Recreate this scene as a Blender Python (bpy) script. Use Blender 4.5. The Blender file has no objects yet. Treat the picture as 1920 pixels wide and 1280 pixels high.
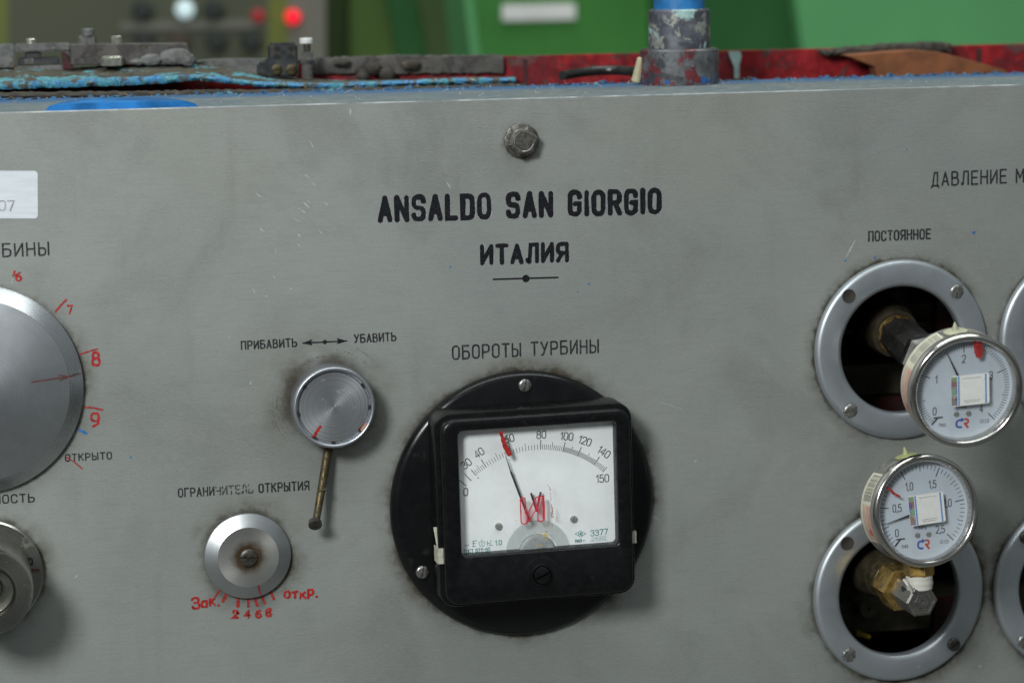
import bpy, bmesh, math, random
from math import radians as R_, pi, sin, cos
from mathutils import Vector, Matrix

random.seed(7)
sc = bpy.context.scene
COL = sc.collection

# ------------------------------------------------------------------ camera calibration
# panel frame: x right, y up, h out of the panel towards the viewer (metres).
S = 0.00029
F = 4969.07
YAW, PITCH, ROLL = R_(-11.98387668), R_(-8.41194317), R_(-0.88848298)
RC = (Matrix.Rotation(YAW, 3, 'Y') @ Matrix.Rotation(PITCH, 3, 'X') @ Matrix.Rotation(ROLL, 3, 'Z'))
DIST = F * S


def _raw(px, py, h=0.0):
    d = RC @ Vector(((px - 960) / F, -(py - 640) / F, -1.0))
    t = (DIST - h) / -d.z
    return d.x * t, d.y * t


OX, OY = _raw(960, 640)


def P(px, py, h=0.0):
    """point of the panel frame at height h seen at photo pixel (1920 x 1280)"""
    x, y = _raw(px, py, h)
    return Vector((x - OX, y - OY, h))


ZB = 1.25
X90 = Matrix.Rotation(pi / 2, 4, 'X')


def W(v):
    return Vector((v[0], -v[2], v[1] + ZB))


def K(px, py, h=0.0):
    return (P(px + 5, py, h) - P(px - 5, py, h)).length / 10


cam_d = bpy.data.cameras.new('camera')
cam = bpy.data.objects.new('camera', cam_d)
COL.objects.link(cam)
sc.camera = cam
cam_d.sensor_width = 36
cam_d.lens = F / 1920 * 36
cam_d.clip_start = 0.05
cam_d.clip_end = 60
MX = Matrix(((1, 0, 0), (0, 0, -1), (0, 1, 0)))
cam.matrix_world = Matrix.Translation(W((-OX, -OY, DIST))) @ (MX @ RC).to_4x4()
cam_d.dof.use_dof = True
cam_d.dof.focus_distance = DIST / (RC @ Vector((0, 0, 1))).z - 0.01
cam_d.dof.aperture_fstop = 5.6
cam_d.dof.aperture_blades = 8

# ------------------------------------------------------------------ world and lamps
w = bpy.data.worlds.new('World')
sc.world = w
w.use_nodes = True
nt = w.node_tree
nt.nodes.clear()
wo = nt.nodes.new('ShaderNodeOutputWorld')
bg = nt.nodes.new('ShaderNodeBackground')
tc = nt.nodes.new('ShaderNodeTexCoord')
sx = nt.nodes.new('ShaderNodeSeparateXYZ')
nz = nt.nodes.new('ShaderNodeTexNoise')
nz.inputs['Scale'].default_value = 2.2
nz.inputs['Detail'].default_value = 2
rp_ = nt.nodes.new('ShaderNodeValToRGB')
ma = nt.nodes.new('ShaderNodeMath'); ma.operation = 'MULTIPLY_ADD'
ma.inputs[1].default_value = 0.35; ma.inputs[2].default_value = 0.3
mb = nt.nodes.new('ShaderNodeMath'); mb.operation = 'MULTIPLY_ADD'
mb.inputs[1].default_value = 0.45
nt.links.new(tc.outputs['Generated'], sx.inputs[0])
nt.links.new(tc.outputs['Generated'], nz.inputs['Vector'])
nt.links.new(sx.outputs['Z'], ma.inputs[0])
nt.links.new(nz.outputs['Fac'], mb.inputs[0])
nt.links.new(ma.outputs[0], mb.inputs[2])
nt.links.new(mb.outputs[0], rp_.inputs[0])
e = rp_.color_ramp.elements
e[0].position = 0.30; e[0].color = (0.035, 0.036, 0.032, 1)
e[1].position = 0.85; e[1].color = (0.60, 0.66, 0.68, 1)
nt.links.new(rp_.outputs[0], bg.inputs['Color'])
bg.inputs['Strength'].default_value = 0.42
nt.links.new(bg.outputs[0], wo.inputs[0])


def area(name, loc, target, sx_, sy_, power, col):
    l = bpy.data.lights.new(name, 'AREA')
    l.shape = 'RECTANGLE'
    l.size = sx_; l.size_y = sy_
    l.energy = power; l.color = col
    o = bpy.data.objects.new(name, l)
    COL.objects.link(o)
    o.location = loc
    d = Vector(target) - Vector(loc)
    o.rotation_euler = d.to_track_quat('-Z', 'Y').to_euler()
    return o


PC = W((0, 0, 0))
area('lamp_key', PC + Vector((-1.15, -1.65, 1.0)), PC + Vector((-.05, 0, .05)), 0.46, 0.46, 40, (0.97, 1.0, 1.0))
area('lamp_ceiling', PC + Vector((0.2, -1.0, 2.3)), PC + Vector((0, 0.2, 0)), 2.6, 0.5, 22, (0.93, 1.0, 0.98))
area('lamp_hall', PC + Vector((0.3, 0.6, 2.4)), PC + Vector((0.2, 1.5, 0)), 2.6, 0.7, 42, (0.95, 1.0, 0.95))

sc.view_settings.view_transform = 'Standard'
sc.view_settings.look = 'None'
sc.view_settings.exposure = 0.0
sc.view_settings.gamma = 1.0
sc.view_settings.use_curve_mapping = False


# ------------------------------------------------------------------ materials
class NB:
    def __init__(s, name):
        s.m = bpy.data.materials.new(name)
        s.m.use_nodes = True
        s.t = s.m.node_tree
        s.t.nodes.clear()
        s.out = s.n('ShaderNodeOutputMaterial')
        s.b = s.n('ShaderNodeBsdfPrincipled')
        s.l(s.b.outputs[0], s.out.inputs[0])
        s.tc = s.n('ShaderNodeTexCoord').outputs['Object']

    def n(s, t, **kw):
        n = s.t.nodes.new(t)
        for k, v in kw.items():
            setattr(n, k, v)
        return n

    def l(s, a, b):
        s.t.links.new(a, b)

    def noise(s, scale, detail=3, rough=.55, stretch=None, off=(0, 0, 0), dist=0):
        v = s.tc
        if stretch or any(off):
            mp = s.n('ShaderNodeMapping')
            mp.inputs['Scale'].default_value = stretch or (1, 1, 1)
            mp.inputs['Location'].default_value = off
            s.l(v, mp.inputs[0]); v = mp.outputs[0]
        n = s.n('ShaderNodeTexNoise')
        n.inputs['Scale'].default_value = scale
        n.inputs['Detail'].default_value = detail
        n.inputs['Roughness'].default_value = rough
        n.inputs['Distortion'].default_value = dist
        s.l(v, n.inputs['Vector'])
        return n.outputs['Fac']

    def val(s, x, sock):
        if isinstance(x, (int, float)):
            sock.default_value = x
        else:
            s.l(x, sock)

    def math(s, op, a, b=0.0, c=None, clamp=False):
        n = s.n('ShaderNodeMath', operation=op, use_clamp=clamp)
        s.val(a, n.inputs[0]); s.val(b, n.inputs[1])
        if c is not None: s.val(c, n.inputs[2])
        return n.outputs[0]

    def rng(s, x, a, b, c=0.0, d=1.0, smooth=True):
        n = s.n('ShaderNodeMapRange')
        n.interpolation_type = 'SMOOTHSTEP' if smooth else 'LINEAR'
        s.val(x, n.inputs[0])
        for i, v in enumerate((a, b, c, d)):
            n.inputs[i + 1].default_value = v
        return n.outputs[0]

    def mix(s, f, a, b, blend='MIX'):
        n = s.n('ShaderNodeMix', data_type='RGBA', blend_type=blend)
        s.val(f, n.inputs[0])
        for v, k in ((a, 6), (b, 7)):
            if isinstance(v, tuple):
                n.inputs[k].default_value = (*v[:3], 1)
            else:
                s.l(v, n.inputs[k])
        return n.outputs[2]

    def bump(s, h, strength=.2, dist=.0005):
        n = s.n('ShaderNodeBump')
        n.inputs['Strength'].default_value = strength
        n.inputs['Distance'].default_value = dist
        s.l(h, n.inputs['Height'])
        s.l(n.outputs[0], s.b.inputs['Normal'])

    def base(s, c):
        if isinstance(c, tuple):
            s.b.inputs['Base Color'].default_value = (*c, 1)
        else:
            s.l(c, s.b.inputs['Base Color'])

    def alpha(s, a):
        tr = s.n('ShaderNodeBsdfTransparent')
        mx = s.n('ShaderNodeMixShader')
        s.val(a, mx.inputs[0])
        s.l(tr.outputs[0], mx.inputs[1]); s.l(s.b.outputs[0], mx.inputs[2])
        s.l(mx.outputs[0], s.out.inputs[0])


def sc3(c, k):
    return tuple(min(1, x * k) for x in c)


def pm(name, col, rough=.5, metal=0.0, var=.18, scale=120, stretch=None, bump=.15, dirt=None, damt=.5, dscale=60, aniso=0.0, alpha=None, ascale=900, spec=.5):
    m = NB(name)
    n1 = m.noise(scale, 4, .6, stretch)
    c = m.mix(m.rng(n1, .3, .7), sc3(col, 1 - var), sc3(col, 1 + var))
    rv = m.rng(n1, .3, .7, rough * .85, min(1, rough * 1.15))
    if dirt:
        n2 = m.noise(dscale, 5, .65, None, (3.1, 1.7, .4))
        k = m.rng(n2, .62 - damt * .35, .72 - damt * .15)
        c = m.mix(k, c, dirt)
        rv = m.math('MULTIPLY_ADD', k, .3, rv)
        if metal:
            m.l(m.math('MULTIPLY_ADD', k, -metal * .8, metal), m.b.inputs['Metallic'])
    if not (dirt and metal):
        m.b.inputs['Metallic'].default_value = metal
    m.base(c)
    m.l(rv, m.b.inputs['Roughness'])
    m.b.inputs['Specular IOR Level'].default_value = spec
    if aniso:
        m.b.inputs['Anisotropic'].default_value = aniso
        tg = m.n('ShaderNodeTangent', direction_type='RADIAL', axis='Z')
        m.l(tg.outputs[0], m.b.inputs['Tangent'])
    if bump:
        m.bump(m.noise(scale * 6, 3, .6, stretch), bump, .0002)
    if alpha is not None:
        m.alpha(m.rng(m.noise(ascale, 3, .6), alpha, alpha + .12))
    return m.m


M = {}
M['bakelite'] = pm('bakelite_black', (.006, .006, .0065), .22, 0, .2, 90, None, .02, (.012, .012, .011), .0, 50, spec=.34)
M['bakelite_box'] = pm('bakelite_satin', (.0055, .0055, .006), .27, 0, .2, 200, None, .02, (.011, .011, .010), .0, 90, spec=.30)
M['steel_dark'] = pm('steel_oxidised', (.075, .07, .062), .5, .7, .4, 300, None, .3, (.035, .028, .02), .5, 250)
M['screw'] = pm('screw_steel', (.34, .34, .33), .34, .95, .2, 500, None, .15, (.07, .06, .045), .45, 500)
M['screw_dark'] = pm('screw_dark', (.09, .085, .075), .4, .8, .3, 500, None, .2, (.03, .025, .018), .5, 400)
M['bolt'] = pm('bolt_steel', (.17, .165, .15), .42, .75, .35, 350, None, .35, (.045, .036, .026), .55, 300)
M['brass'] = pm('brass', (.45, .29, .085), .33, .95, .2, 200, None, .1, (.10, .065, .025), .4, 250)
M['brass_dull'] = pm('brass_dull', (.12, .095, .045), .42, .85, .3, 250, None, .25, (.05, .04, .022), .6, 300)
M['bronze_dark'] = pm('pipe_brown', (.030, .023, .012), .6, .2, .3, 150, None, .2)
M['nickel'] = pm('nickel_bright', (.62, .61, .58), .2, 1, .1, 100, None, .02)
M['stainless'] = pm('stainless_bezel', (.55, .53, .50), .17, 1, .08, 120, None, 0)
M['case'] = pm('gauge_case_steel', (.43, .42, .385), .38, .9, .12, 150, None, .05, (.17, .155, .12), .35, 120)
M['ptfe'] = pm('tape_white', (.62, .61, .54), .55, 0, .1, 500, (1, 6, 1), .5)
M['dial_white'] = pm('dial_white', (.86, .88, .875), .55, 0, .03, 60, None, .0)
M['gauge_white'] = pm('gauge_dial_white', (.50, .545, .605), .5, 0, .03, 60, None, .0)
M['ink'] = pm('ink_black', (.018, .019, .022), .6, 0, .2, 300, None, 0)
M['ink_gauge'] = pm('ink_grey', (.045, .05, .06), .6, 0, .2, 300, None, 0)
M['ink_teal'] = pm('ink_teal', (.03, .22, .20), .6, 0, .3, 900, None, 0, alpha=.12, ascale=2500)
M['engrave'] = pm('engraving_black', (.008, .008, .011), .5, 0, .5, 900, None, .5, (.045, .045, .05), .2, 1500, spec=.2)
M['engrave_thin'] = pm('engraving_thin', (.016, .016, .018), .55, 0, .4, 900, None, .3, (.10, .10, .10), .34, 1200, spec=.2, alpha=.29, ascale=700)
M['engrave_worn'] = pm('engraving_worn', (.05, .052, .054), .6, 0, .3, 900, None, .2, alpha=.41, ascale=420)
M['burr'] = pm('engraving_edge', (.47, .50, .50), .4, .5, .2, 900, None, .2, alpha=.44, ascale=500)
M['red'] = pm('paint_red', (.36, .012, .010), .55, 0, .45, 500, None, .4, alpha=.25, ascale=900)
M['red_worn'] = pm('paint_red_worn', (.34, .018, .014), .6, 0, .35, 700, None, .3, alpha=.34, ascale=1400)
M['red_dark'] = pm('paint_red_scratched', (.10, .02, .016), .6, 0, .4, 900, None, .3, alpha=.34, ascale=1800)
M['red_thin'] = pm('varnish_red_thin', (.55, .03, .05), .4, 0, .2, 500, None, .2)
M['yellow'] = pm('paint_yellow', (.62, .38, .01), .5, 0, .2, 700, None, .2, alpha=.40, ascale=1500)
M['blue_dot'] = pm('paint_blue', (.02, .14, .40), .5, 0, .2, 700, None, .2)
M['scratch'] = pm('scratch_bright', (.60, .63, .62), .4, .4, .2, 900, None, 0, alpha=.35, ascale=2500)
M['scuff'] = pm('scuff_dark', (.10, .102, .10), .6, 0, .2, 900, None, 0, alpha=.50, ascale=700)
M['paper'] = pm('sticker_paper', (.66, .70, .74), .5, 0, .05, 60, (1, 8, 1), .05)
M['paper_warm'] = pm('label_paper', (.55, .53, .42), .5, 0, .08, 300, None, .05)
M['paper_pink'] = pm('label_pink', (.55, .36, .29), .55, 0, .15, 700, None, .05)
M['label_grey'] = pm('label_print', (.20, .20, .17), .6, 0, .2, 900, None, 0)
M['label_red'] = pm('label_red', (.5, .13, .10), .6, 0, .2, 900, None, 0, alpha=.35, ascale=1500)
M['pencil'] = pm('pencil', (.16, .17, .18), .7, 0, .2, 900, None, 0, alpha=.42, ascale=2500)
M['stick_white'] = pm('sticker_white', (.74, .74, .71), .45, 0, .04, 300, None, .02)
M['stick_blue'] = pm('sticker_blue', (.13, .27, .55), .5, 0, .3, 1500, None, 0)
M['logo_blue'] = pm('logo_blue', (.05, .09, .36), .5, 0, .1, 300, None, 0)
M['logo_red'] = pm('logo_red', (.45, .07, .05), .5, 0, .1, 300, None, 0)
M['rubber'] = pm('rubber_cream', (.36, .36, .25), .5, 0, .1, 200, None, .1)
M['rubber_y'] = pm('rubber_yellow', (.30, .32, .14), .5, 0, .1, 200, None, .1)
M['clip'] = pm('tape_clip', (.48, .47, .38), .5, 0, .15, 400, None, .2)
M['blue'] = pm('paint_blue_flaking', (.024, .135, .27), .5, 0, .45, 150, None, .6, (.05, .05, .038), .56, 130)
M['blue_pipe'] = pm('paint_blue_bright', (.02, .165, .42), .5, 0, .25, 90, None, .3, (.03, .09, .20), .4, 70)
M['blue_boss'] = pm('paint_blue_boss', (.012, .16, .46), .4, 0, .35, 40, None, .2)
M['rust_blue'] = None
M['grime'] = pm('grime_brown', (.058, .052, .036), .85, 0, .35, 130, None, .8, (.09, .30, .36), .12, 42)
M['grime_and_shade'] = pm('grime_and_shade', (.035, .03, .024), .85, 0, .4, 150, None, .8, (.09, .075, .055), .3, 120)  # real grime; also colours the painted shade of the gap and screw holes
M['bar'] = pm('bar_dusty_steel', (.082, .078, .070), .7, .1, .35, 130, None, .5, (.035, .03, .026), .4, 80)
M['bar_grey'] = pm('bar_grey', (.14, .145, .14), .65, .1, .3, 130, None, .4, (.06, .055, .045), .4, 80)
M['bright_nut'] = pm('nut_bright', (.55, .54, .47), .28, .9, .3, 200, None, .3, (.14, .125, .07), .35, 250)
M['black_block'] = pm('plastic_black', (.022, .024, .027), .5, 0, .3, 120, None, .3, (.055, .052, .042), .35, 130)
M['red_frame'] = pm('paint_red_machine', (.28, .008, .012), .5, 0, .3, 45, None, .3, (.10, .055, .045), .32, 40)
M['red_deep'] = pm('paint_red_dim', (.045, .004, .004), .6, 0, .4, 60, None, .3, (.02, .012, .01), .45, 60)
M['orange'] = pm('rust_orange', (.20, .070, .026), .75, 0, .25, 70, None, .4)
M['turq'] = pm('paint_turquoise', (.42, .60, .57), .6, 0, .15, 150, None, .3)
M['fitting'] = pm('fitting_scuffed', (.13, .135, .15), .45, .35, .4, 120, None, .4, (.40, .50, .46), .44, 34)
M['fitting_low'] = pm('fitting_scuffed_reflected', (.115, .11, .115), .42, .35, .35, 110, None, .5, (.17, .03, .035), .46, 40)
M['hose'] = pm('hose_black', (.02, .02, .02), .3, 0, .3, 100, None, .2)
M['cream'] = pm('cream_plastic', (.42, .38, .24), .6, 0, .1, 100, None, .1)
M['inside'] = pm('inside_black', (.016, .015, .013), .9, 0, .4, 40, None, .3, (.022, .02, .014), .3, 40)
M['inside_brown'] = pm('inside_brown', (.10, .088, .062), .8, 0, .4, 60, None, .3)
M['cab_grey'] = pm('cabinet_olive_grey', (.054, .060, .033), .6, 0, .1, 6, None, .0)
M['cab_grey2'] = pm('cabinet_warm_grey', (.125, .125, .10), .6, 0, .08, 6, None, .0)
M['cab_lime'] = pm('cabinet_lime', (.10, .125, .014), .6, 0, .08, 6, None, .0)
M['cab_black'] = pm('button_black', (.012, .016, .015), .6, 0, .1, 20, None, .0)
M['green_dark'] = pm('paint_green_dark', (.010, .080, .014), .5, 0, .1, 4, None, .0)
M['green_olive'] = pm('paint_green_olive', (.050, .100, .012), .5, 0, .1, 4, None, .0)
M['green_olive2'] = pm('paint_green_olive_dark', (.045, .080, .020), .5, 0, .1, 4, None, .0)
M['green_mid'] = pm('paint_green_mid', (.034, .170, .026), .5, 0, .14, 5, None, .0)
M['green_light'] = pm('paint_green_light', (.10, .33, .125), .5, 0, .10, 3, None, .0)
M['plate_white'] = pm('plate_white', (.62, .62, .60), .5, 0, .05, 20, None, .0)
M['concrete'] = pm('floor_concrete', (.16, .16, .15), .8, 0, .2, 5, None, .2)
M['debris'] = pm('dust_fibre', (.42, .40, .33), .9, 0, .4, 400, None, 0)


def patchy(name, base, layers, rough=.5, metal=.0, bump=.5, stretch=None):
    m = NB(name)
    n0 = m.noise(130, 5, .65, stretch)
    c = m.mix(m.rng(n0, .3, .7), sc3(base, .65), sc3(base, 1.35))
    for i, (col, scale, thr) in enumerate(layers):
        n = m.noise(scale, 6, .68, stretch, (1.7 * i + .3, 2.9 * i, .8 * i), .4)
        k = m.rng(n, thr, thr + .035)
        v = m.mix(m.rng(m.noise(scale * 5, 3, .6, None, (i, 0, 0)), .3, .7), sc3(col, .75), sc3(col, 1.2))
        c = m.mix(k, c, v)
    m.base(c)
    m.b.inputs['Metallic'].default_value = metal
    m.l(m.rng(n0, .3, .7, rough * .8, min(1, rough * 1.25)), m.b.inputs['Roughness'])
    m.bump(m.noise(420, 5, .7), bump, .0006)
    return m.m


M['blue'] = patchy('paint_blue_flaking', (.026, .15, .29), [((.045, .22, .29), 75, .50), ((.03, .20, .52), 90, .57), ((.05, .05, .038), 150, .53), ((.20, .30, .30), 260, .66)], .55, 0, .8)
M['fitting'] = patchy('fitting_scuffed', (.10, .105, .125), [((.28, .28, .25), 80, .54), ((.36, .52, .50), 42, .58), ((.07, .07, .09), 110, .57)], .38, .2, .3)
M['fitting_low'] = patchy('fitting_scuffed_reflected', (.11, .115, .12), [((.15, .03, .035), 45, .50), ((.05, .055, .06), 70, .55), ((.32, .42, .40), 90, .63)], .35, .2, .3)  # red patches paint a red reflection among the scuffs
M['grime'] = patchy('grime_brown', (.060, .053, .036), [((.08, .26, .31), 40, .545), ((.03, .026, .02), 120, .56), ((.11, .095, .065), 200, .62)], .9, 0, .9)
M['red_frame'] = patchy('paint_red_machine', (.26, .008, .012), [((.15, .008, .012), 24, .50), ((.12, .045, .045), 40, .56), ((.06, .03, .025), 95, .61)], .5, 0, .3)
M['bar'] = patchy('bar_dusty_steel', (.078, .072, .066), [((.05, .044, .04), 40, .52), ((.11, .10, .09), 110, .60)], .75, .05, .8)
M['bar_grey'] = patchy('bar_grey', (.12, .122, .118), [((.085, .08, .07), 55, .54), ((.17, .17, .155), 120, .62)], .6, .15, .6)
M['flake'] = patchy('paint_flake', (.024, .10, .22), [((.03, .028, .024), 160, .50), ((.05, .21, .28), 90, .56)], .7, 0, .8)
M['plate_screw'] = pm('screw_nickel', (.42, .42, .40), .35, .55, .2, 500, None, .1)
M['hex_black'] = pm('fitting_black', (.016, .015, .014), .45, .2, .25, 90, None, .1, (.04, .036, .03), .12, 160)


def emit(name, col, strength):
    m = NB(name)
    m.base(sc3(col, .5))
    m.b.inputs['Emission Color'].default_value = (*col, 1)
    m.b.inputs['Emission Strength'].default_value = strength
    return m.m


M['lamp_red'] = emit('lamp_red_lit', (1.0, .005, .03), 1.0)
M['lamp_red_dim'] = emit('lamp_red_dim', (.40, .02, .03), .35)
M['lamp_white'] = emit('lamp_white_lit', (.55, .70, .72), .85)


def glass_mat(name, gloss=.9, tint=(1, 1, 1), dust=.10):
    m = NB(name)
    m.t.nodes.remove(m.b)
    tr = m.n('ShaderNodeBsdfTransparent'); tr.inputs[0].default_value = (*tint, 1)
    gl = m.n('ShaderNodeBsdfGlossy'); gl.inputs['Roughness'].default_value = .06
    fr = m.n('ShaderNodeFresnel'); fr.inputs[0].default_value = 1.45
    mx = m.n('ShaderNodeMixShader')
    gm = m.n('ShaderNodeNewGeometry')
    front = m.math('SUBTRACT', 1.0, gm.outputs['Backfacing'])
    m.l(m.math('MULTIPLY', m.math('MULTIPLY', fr.outputs[0], gloss), front), mx.inputs[0])
    m.l(tr.outputs[0], mx.inputs[1]); m.l(gl.outputs[0], mx.inputs[2])
    df = m.n('ShaderNodeBsdfDiffuse'); df.inputs[0].default_value = (.55, .55, .52, 1)
    m2 = m.n('ShaderNodeMixShader')
    m.l(m.rng(m.noise(90, 5, .7, (1, .5, 1)), .45, .75, .01, dust), m2.inputs[0])
    m.l(mx.outputs[0], m2.inputs[1]); m.l(df.outputs[0], m2.inputs[2])
    m.l(m2.outputs[0], m.out.inputs[0])
    return m.m


M['glass'] = glass_mat('glass_clear', 1.0, (.98, .99, .99))
M['plastic_clear'] = glass_mat('plastic_smoked', .9, (.80, .82, .82))
m = NB('varnish_pink'); m.base((.6, .05, .08)); m.b.inputs['Roughness'].default_value = .4
m.alpha(.30); M['pink_film'] = m.m


def hologram():
    m = NB('hologram_foil')
    v = m.n('ShaderNodeTexVoronoi'); v.inputs['Scale'].default_value = 380
    m.l(m.tc, v.inputs['Vector'])
    hs = m.n('ShaderNodeHueSaturation'); hs.inputs['Saturation'].default_value = .75
    hs.inputs['Value'].default_value = .75
    m.l(v.outputs['Color'], hs.inputs['Color'])
    m.base(hs.outputs[0])
    m.b.inputs['Metallic'].default_value = .6
    m.b.inputs['Roughness'].default_value = .35
    return m.m


M['holo'] = hologram()


def turned(name, col, rough=.3, metal=.95, aniso=.75, ring_scale=1400, rust=None, rust_r=(.006, .014), dirt=None, damt=.3, dscale=90, bump=.03, gvar=.07):
    """lathe-turned metal: fine concentric grooves round local Z, optional rust halo at the middle"""
    m = NB(name)
    s = m.n('ShaderNodeSeparateXYZ'); m.l(m.tc, s.inputs[0])
    r = m.math('SQRT', m.math('ADD', m.math('MULTIPLY', s.outputs[0], s.outputs[0]), m.math('MULTIPLY', s.outputs[1], s.outputs[1])))
    g = m.n('ShaderNodeTexNoise', noise_dimensions='1D')
    g.inputs['Scale'].default_value = ring_scale; g.inputs['Detail'].default_value = 4
    m.l(r, g.inputs['W'])
    gv = g.outputs['Fac']
    blot = m.noise(55, 4, .6)
    c = m.mix(m.rng(gv, .25, .75), sc3(col, 1 - gvar), sc3(col, 1 + gvar * .8))
    c = m.mix(m.math('MULTIPLY', m.rng(blot, .4, .75), .35), c, sc3(col, .6))
    met = metal
    rv = m.rng(gv, .3, .7, rough * .93, rough * 1.1)
    if dirt:
        k = m.rng(m.noise(dscale, 6, .7, None, (1.3, 2.2, 0)), .66 - damt * .35, .74 - damt * .15)
        c = m.mix(k, c, dirt)
        rv = m.math('MULTIPLY_ADD', k, .3, rv)
        met = m.math('MULTIPLY_ADD', k, -metal * .7, metal)
    if rust:
        wob = m.math('MULTIPLY_ADD', m.noise(220, 4, .6), .006, -.003)
        k = m.rng(m.math('ADD', r, wob), rust_r[0], rust_r[1], 1, 0)
        c = m.mix(m.math('MULTIPLY', k, .97), c, rust)
        met = m.math('MULTIPLY', m.math('MULTIPLY_ADD', k, -.6, 1), met)
    m.base(c)
    m.val(met, m.b.inputs['Metallic'])
    m.l(rv, m.b.inputs['Roughness'])
    m.b.inputs['Anisotropic'].default_value = aniso
    tg = m.n('ShaderNodeTangent', direction_type='RADIAL', axis='Z')
    m.l(tg.outputs[0], m.b.inputs['Tangent'])
    m.bump(gv, bump, .00012)
    return m.m


M['dial'] = turned('dial_turned', (.43, .45, .47), .37, .88, .5, 2600, gvar=.13)
M['dial_bevel'] = turned('dial_bevel', (.56, .58, .60), .27, .95, .5, 4200, dirt=(.20, .19, .16), damt=.0)
M['dial_small'] = turned('dial_small_turned', (.50, .50, .47), .38, .85, .6, 3800, rust=(.050, .027, .007), rust_r=(.0058, .0140))
M['knob'] = turned('knob_turned', (.60, .62, .64), .33, .9, .6, 1500, dirt=(.13, .135, .13), damt=.16, dscale=170, bump=.12, gvar=.16)
M['knob_rim'] = turned('knob_rim', (.48, .50, .54), .36, .9, .3, 3000)
M['old_knob'] = turned('old_knob', (.40, .40, .36), .27, 1.0, .35, 2500, dirt=(.07, .062, .032), damt=.22, dscale=60)
M['ring'] = turned('ring_satin', (.435, .468, .495), .42, .76, .2, 5000, dirt=(.24, .245, .25), damt=.0, dscale=110, bump=.0, gvar=.02)


# ------------------------------------------------------------------ mesh helpers
def lathe(bm, prof, seg=64, mat=None, phase=0.0, a0=0.0, a1=2 * pi, knurl=None):
    """revolve [(r, z)] round Z"""
    mat = mat or Matrix()
    full = abs(a1 - a0 - 2 * pi) < 1e-6
    n = seg if full else seg + 1
    rows = []
    for k, (r, z) in enumerate(prof):
        if r <= 1e-9:
            rows.append([bm.verts.new(mat @ Vector((0, 0, z)))])
        else:
            row = []
            for i in range(n):
                a = phase + a0 + (a1 - a0) * i / seg
                rr = r
                if knurl and k in knurl[0] and i % 2: rr = r - knurl[1]
                row.append(bm.verts.new(mat @ Vector((rr * cos(a), rr * sin(a), z))))
            rows.append(row)
    for A, B in zip(rows, rows[1:]):
        m_ = seg
        for i in range(m_):
            j = (i + 1) % n
            if len(A) == 1 and len(B) == 1: continue
            if len(A) == 1: f = (A[0], B[i], B[j])
            elif len(B) == 1: f = (A[i], A[j], B[0])
            else: f = (A[i], A[j], B[j], B[i])
            try: bm.faces.new(f)
            except ValueError: pass


def along(p, q):
    p, q = Vector(p), Vector(q)
    return Matrix.Translation(p) @ (q - p).to_track_quat('Z', 'Y').to_matrix().to_4x4()


def cyl(bm, p, q, r0, r1=None, seg=24, bev=0.0, phase=0.0):
    r1 = r0 if r1 is None else r1
    L = (Vector(q) - Vector(p)).length
    b = bev
    prof = [(0, 0), (r0 - b, 0)] + ([(r0, b)] if b else []) + ([(r1, L - b)] if b else []) + [(r1 - b, L), (0, L)]
    lathe(bm, prof, seg, along(p, q), phase)


def tube(bm, pts, r, seg=12):
    for p, q in zip(pts, pts[1:]):
        cyl(bm, p, q, r, seg=seg)
    for p in pts[1:-1]:
        bmesh.ops.create_uvsphere(bm, u_segments=seg, v_segments=8, radius=r, matrix=Matrix.Translation(p))


def box(bm, lo, hi, mat=None):
    lo, hi = Vector(lo), Vector(hi)
    v = []
    for z in (lo.z, hi.z):
        for x, y in ((lo.x, lo.y), (hi.x, lo.y), (hi.x, hi.y), (lo.x, hi.y)):
            p = Vector((x, y, z))
            v.append(bm.verts.new(mat @ p if mat else p))
    for f in ((0, 3, 2, 1), (4, 5, 6, 7), (0, 1, 5, 4), (1, 2, 6, 5), (2, 3, 7, 6), (3, 0, 4, 7)):
        bm.faces.new([v[i] for i in f])


def rrect(cx, cy, w, h, r, n=8):
    pts = []
    for qx, qy, a in ((1, -1, -pi / 2), (1, 1, 0), (-1, 1, pi / 2), (-1, -1, pi)):
        for i in range(n + 1):
            t = a + pi / 2 * i / n
            pts.append((cx + qx * (w / 2 - r) + r * cos(t), cy + qy * (h / 2 - r) + r * sin(t)))
    return pts


def loft(bm, loops, cap0=True, cap1=True, close=True):
    rows = [[bm.verts.new(p) for p in lp] for lp in loops]
    n = len(rows[0])
    for A, B in zip(rows, rows[1:]):
        for i in range(n if close else n - 1):
            j = (i + 1) % n
            bm.faces.new((A[i], A[j], B[j], B[i]))
    if cap0: bm.faces.new(list(reversed(rows[0])))
    if cap1: bm.faces.new(rows[-1])


def poly(bm, pts, z):
    bm.faces.new([bm.verts.new((p[0], p[1], z)) for p in pts])


def prism(bm, pts, z0, z1):
    loft(bm, [[(x, y, z0) for x, y in pts], [(x, y, z1) for x, y in pts]])


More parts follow.
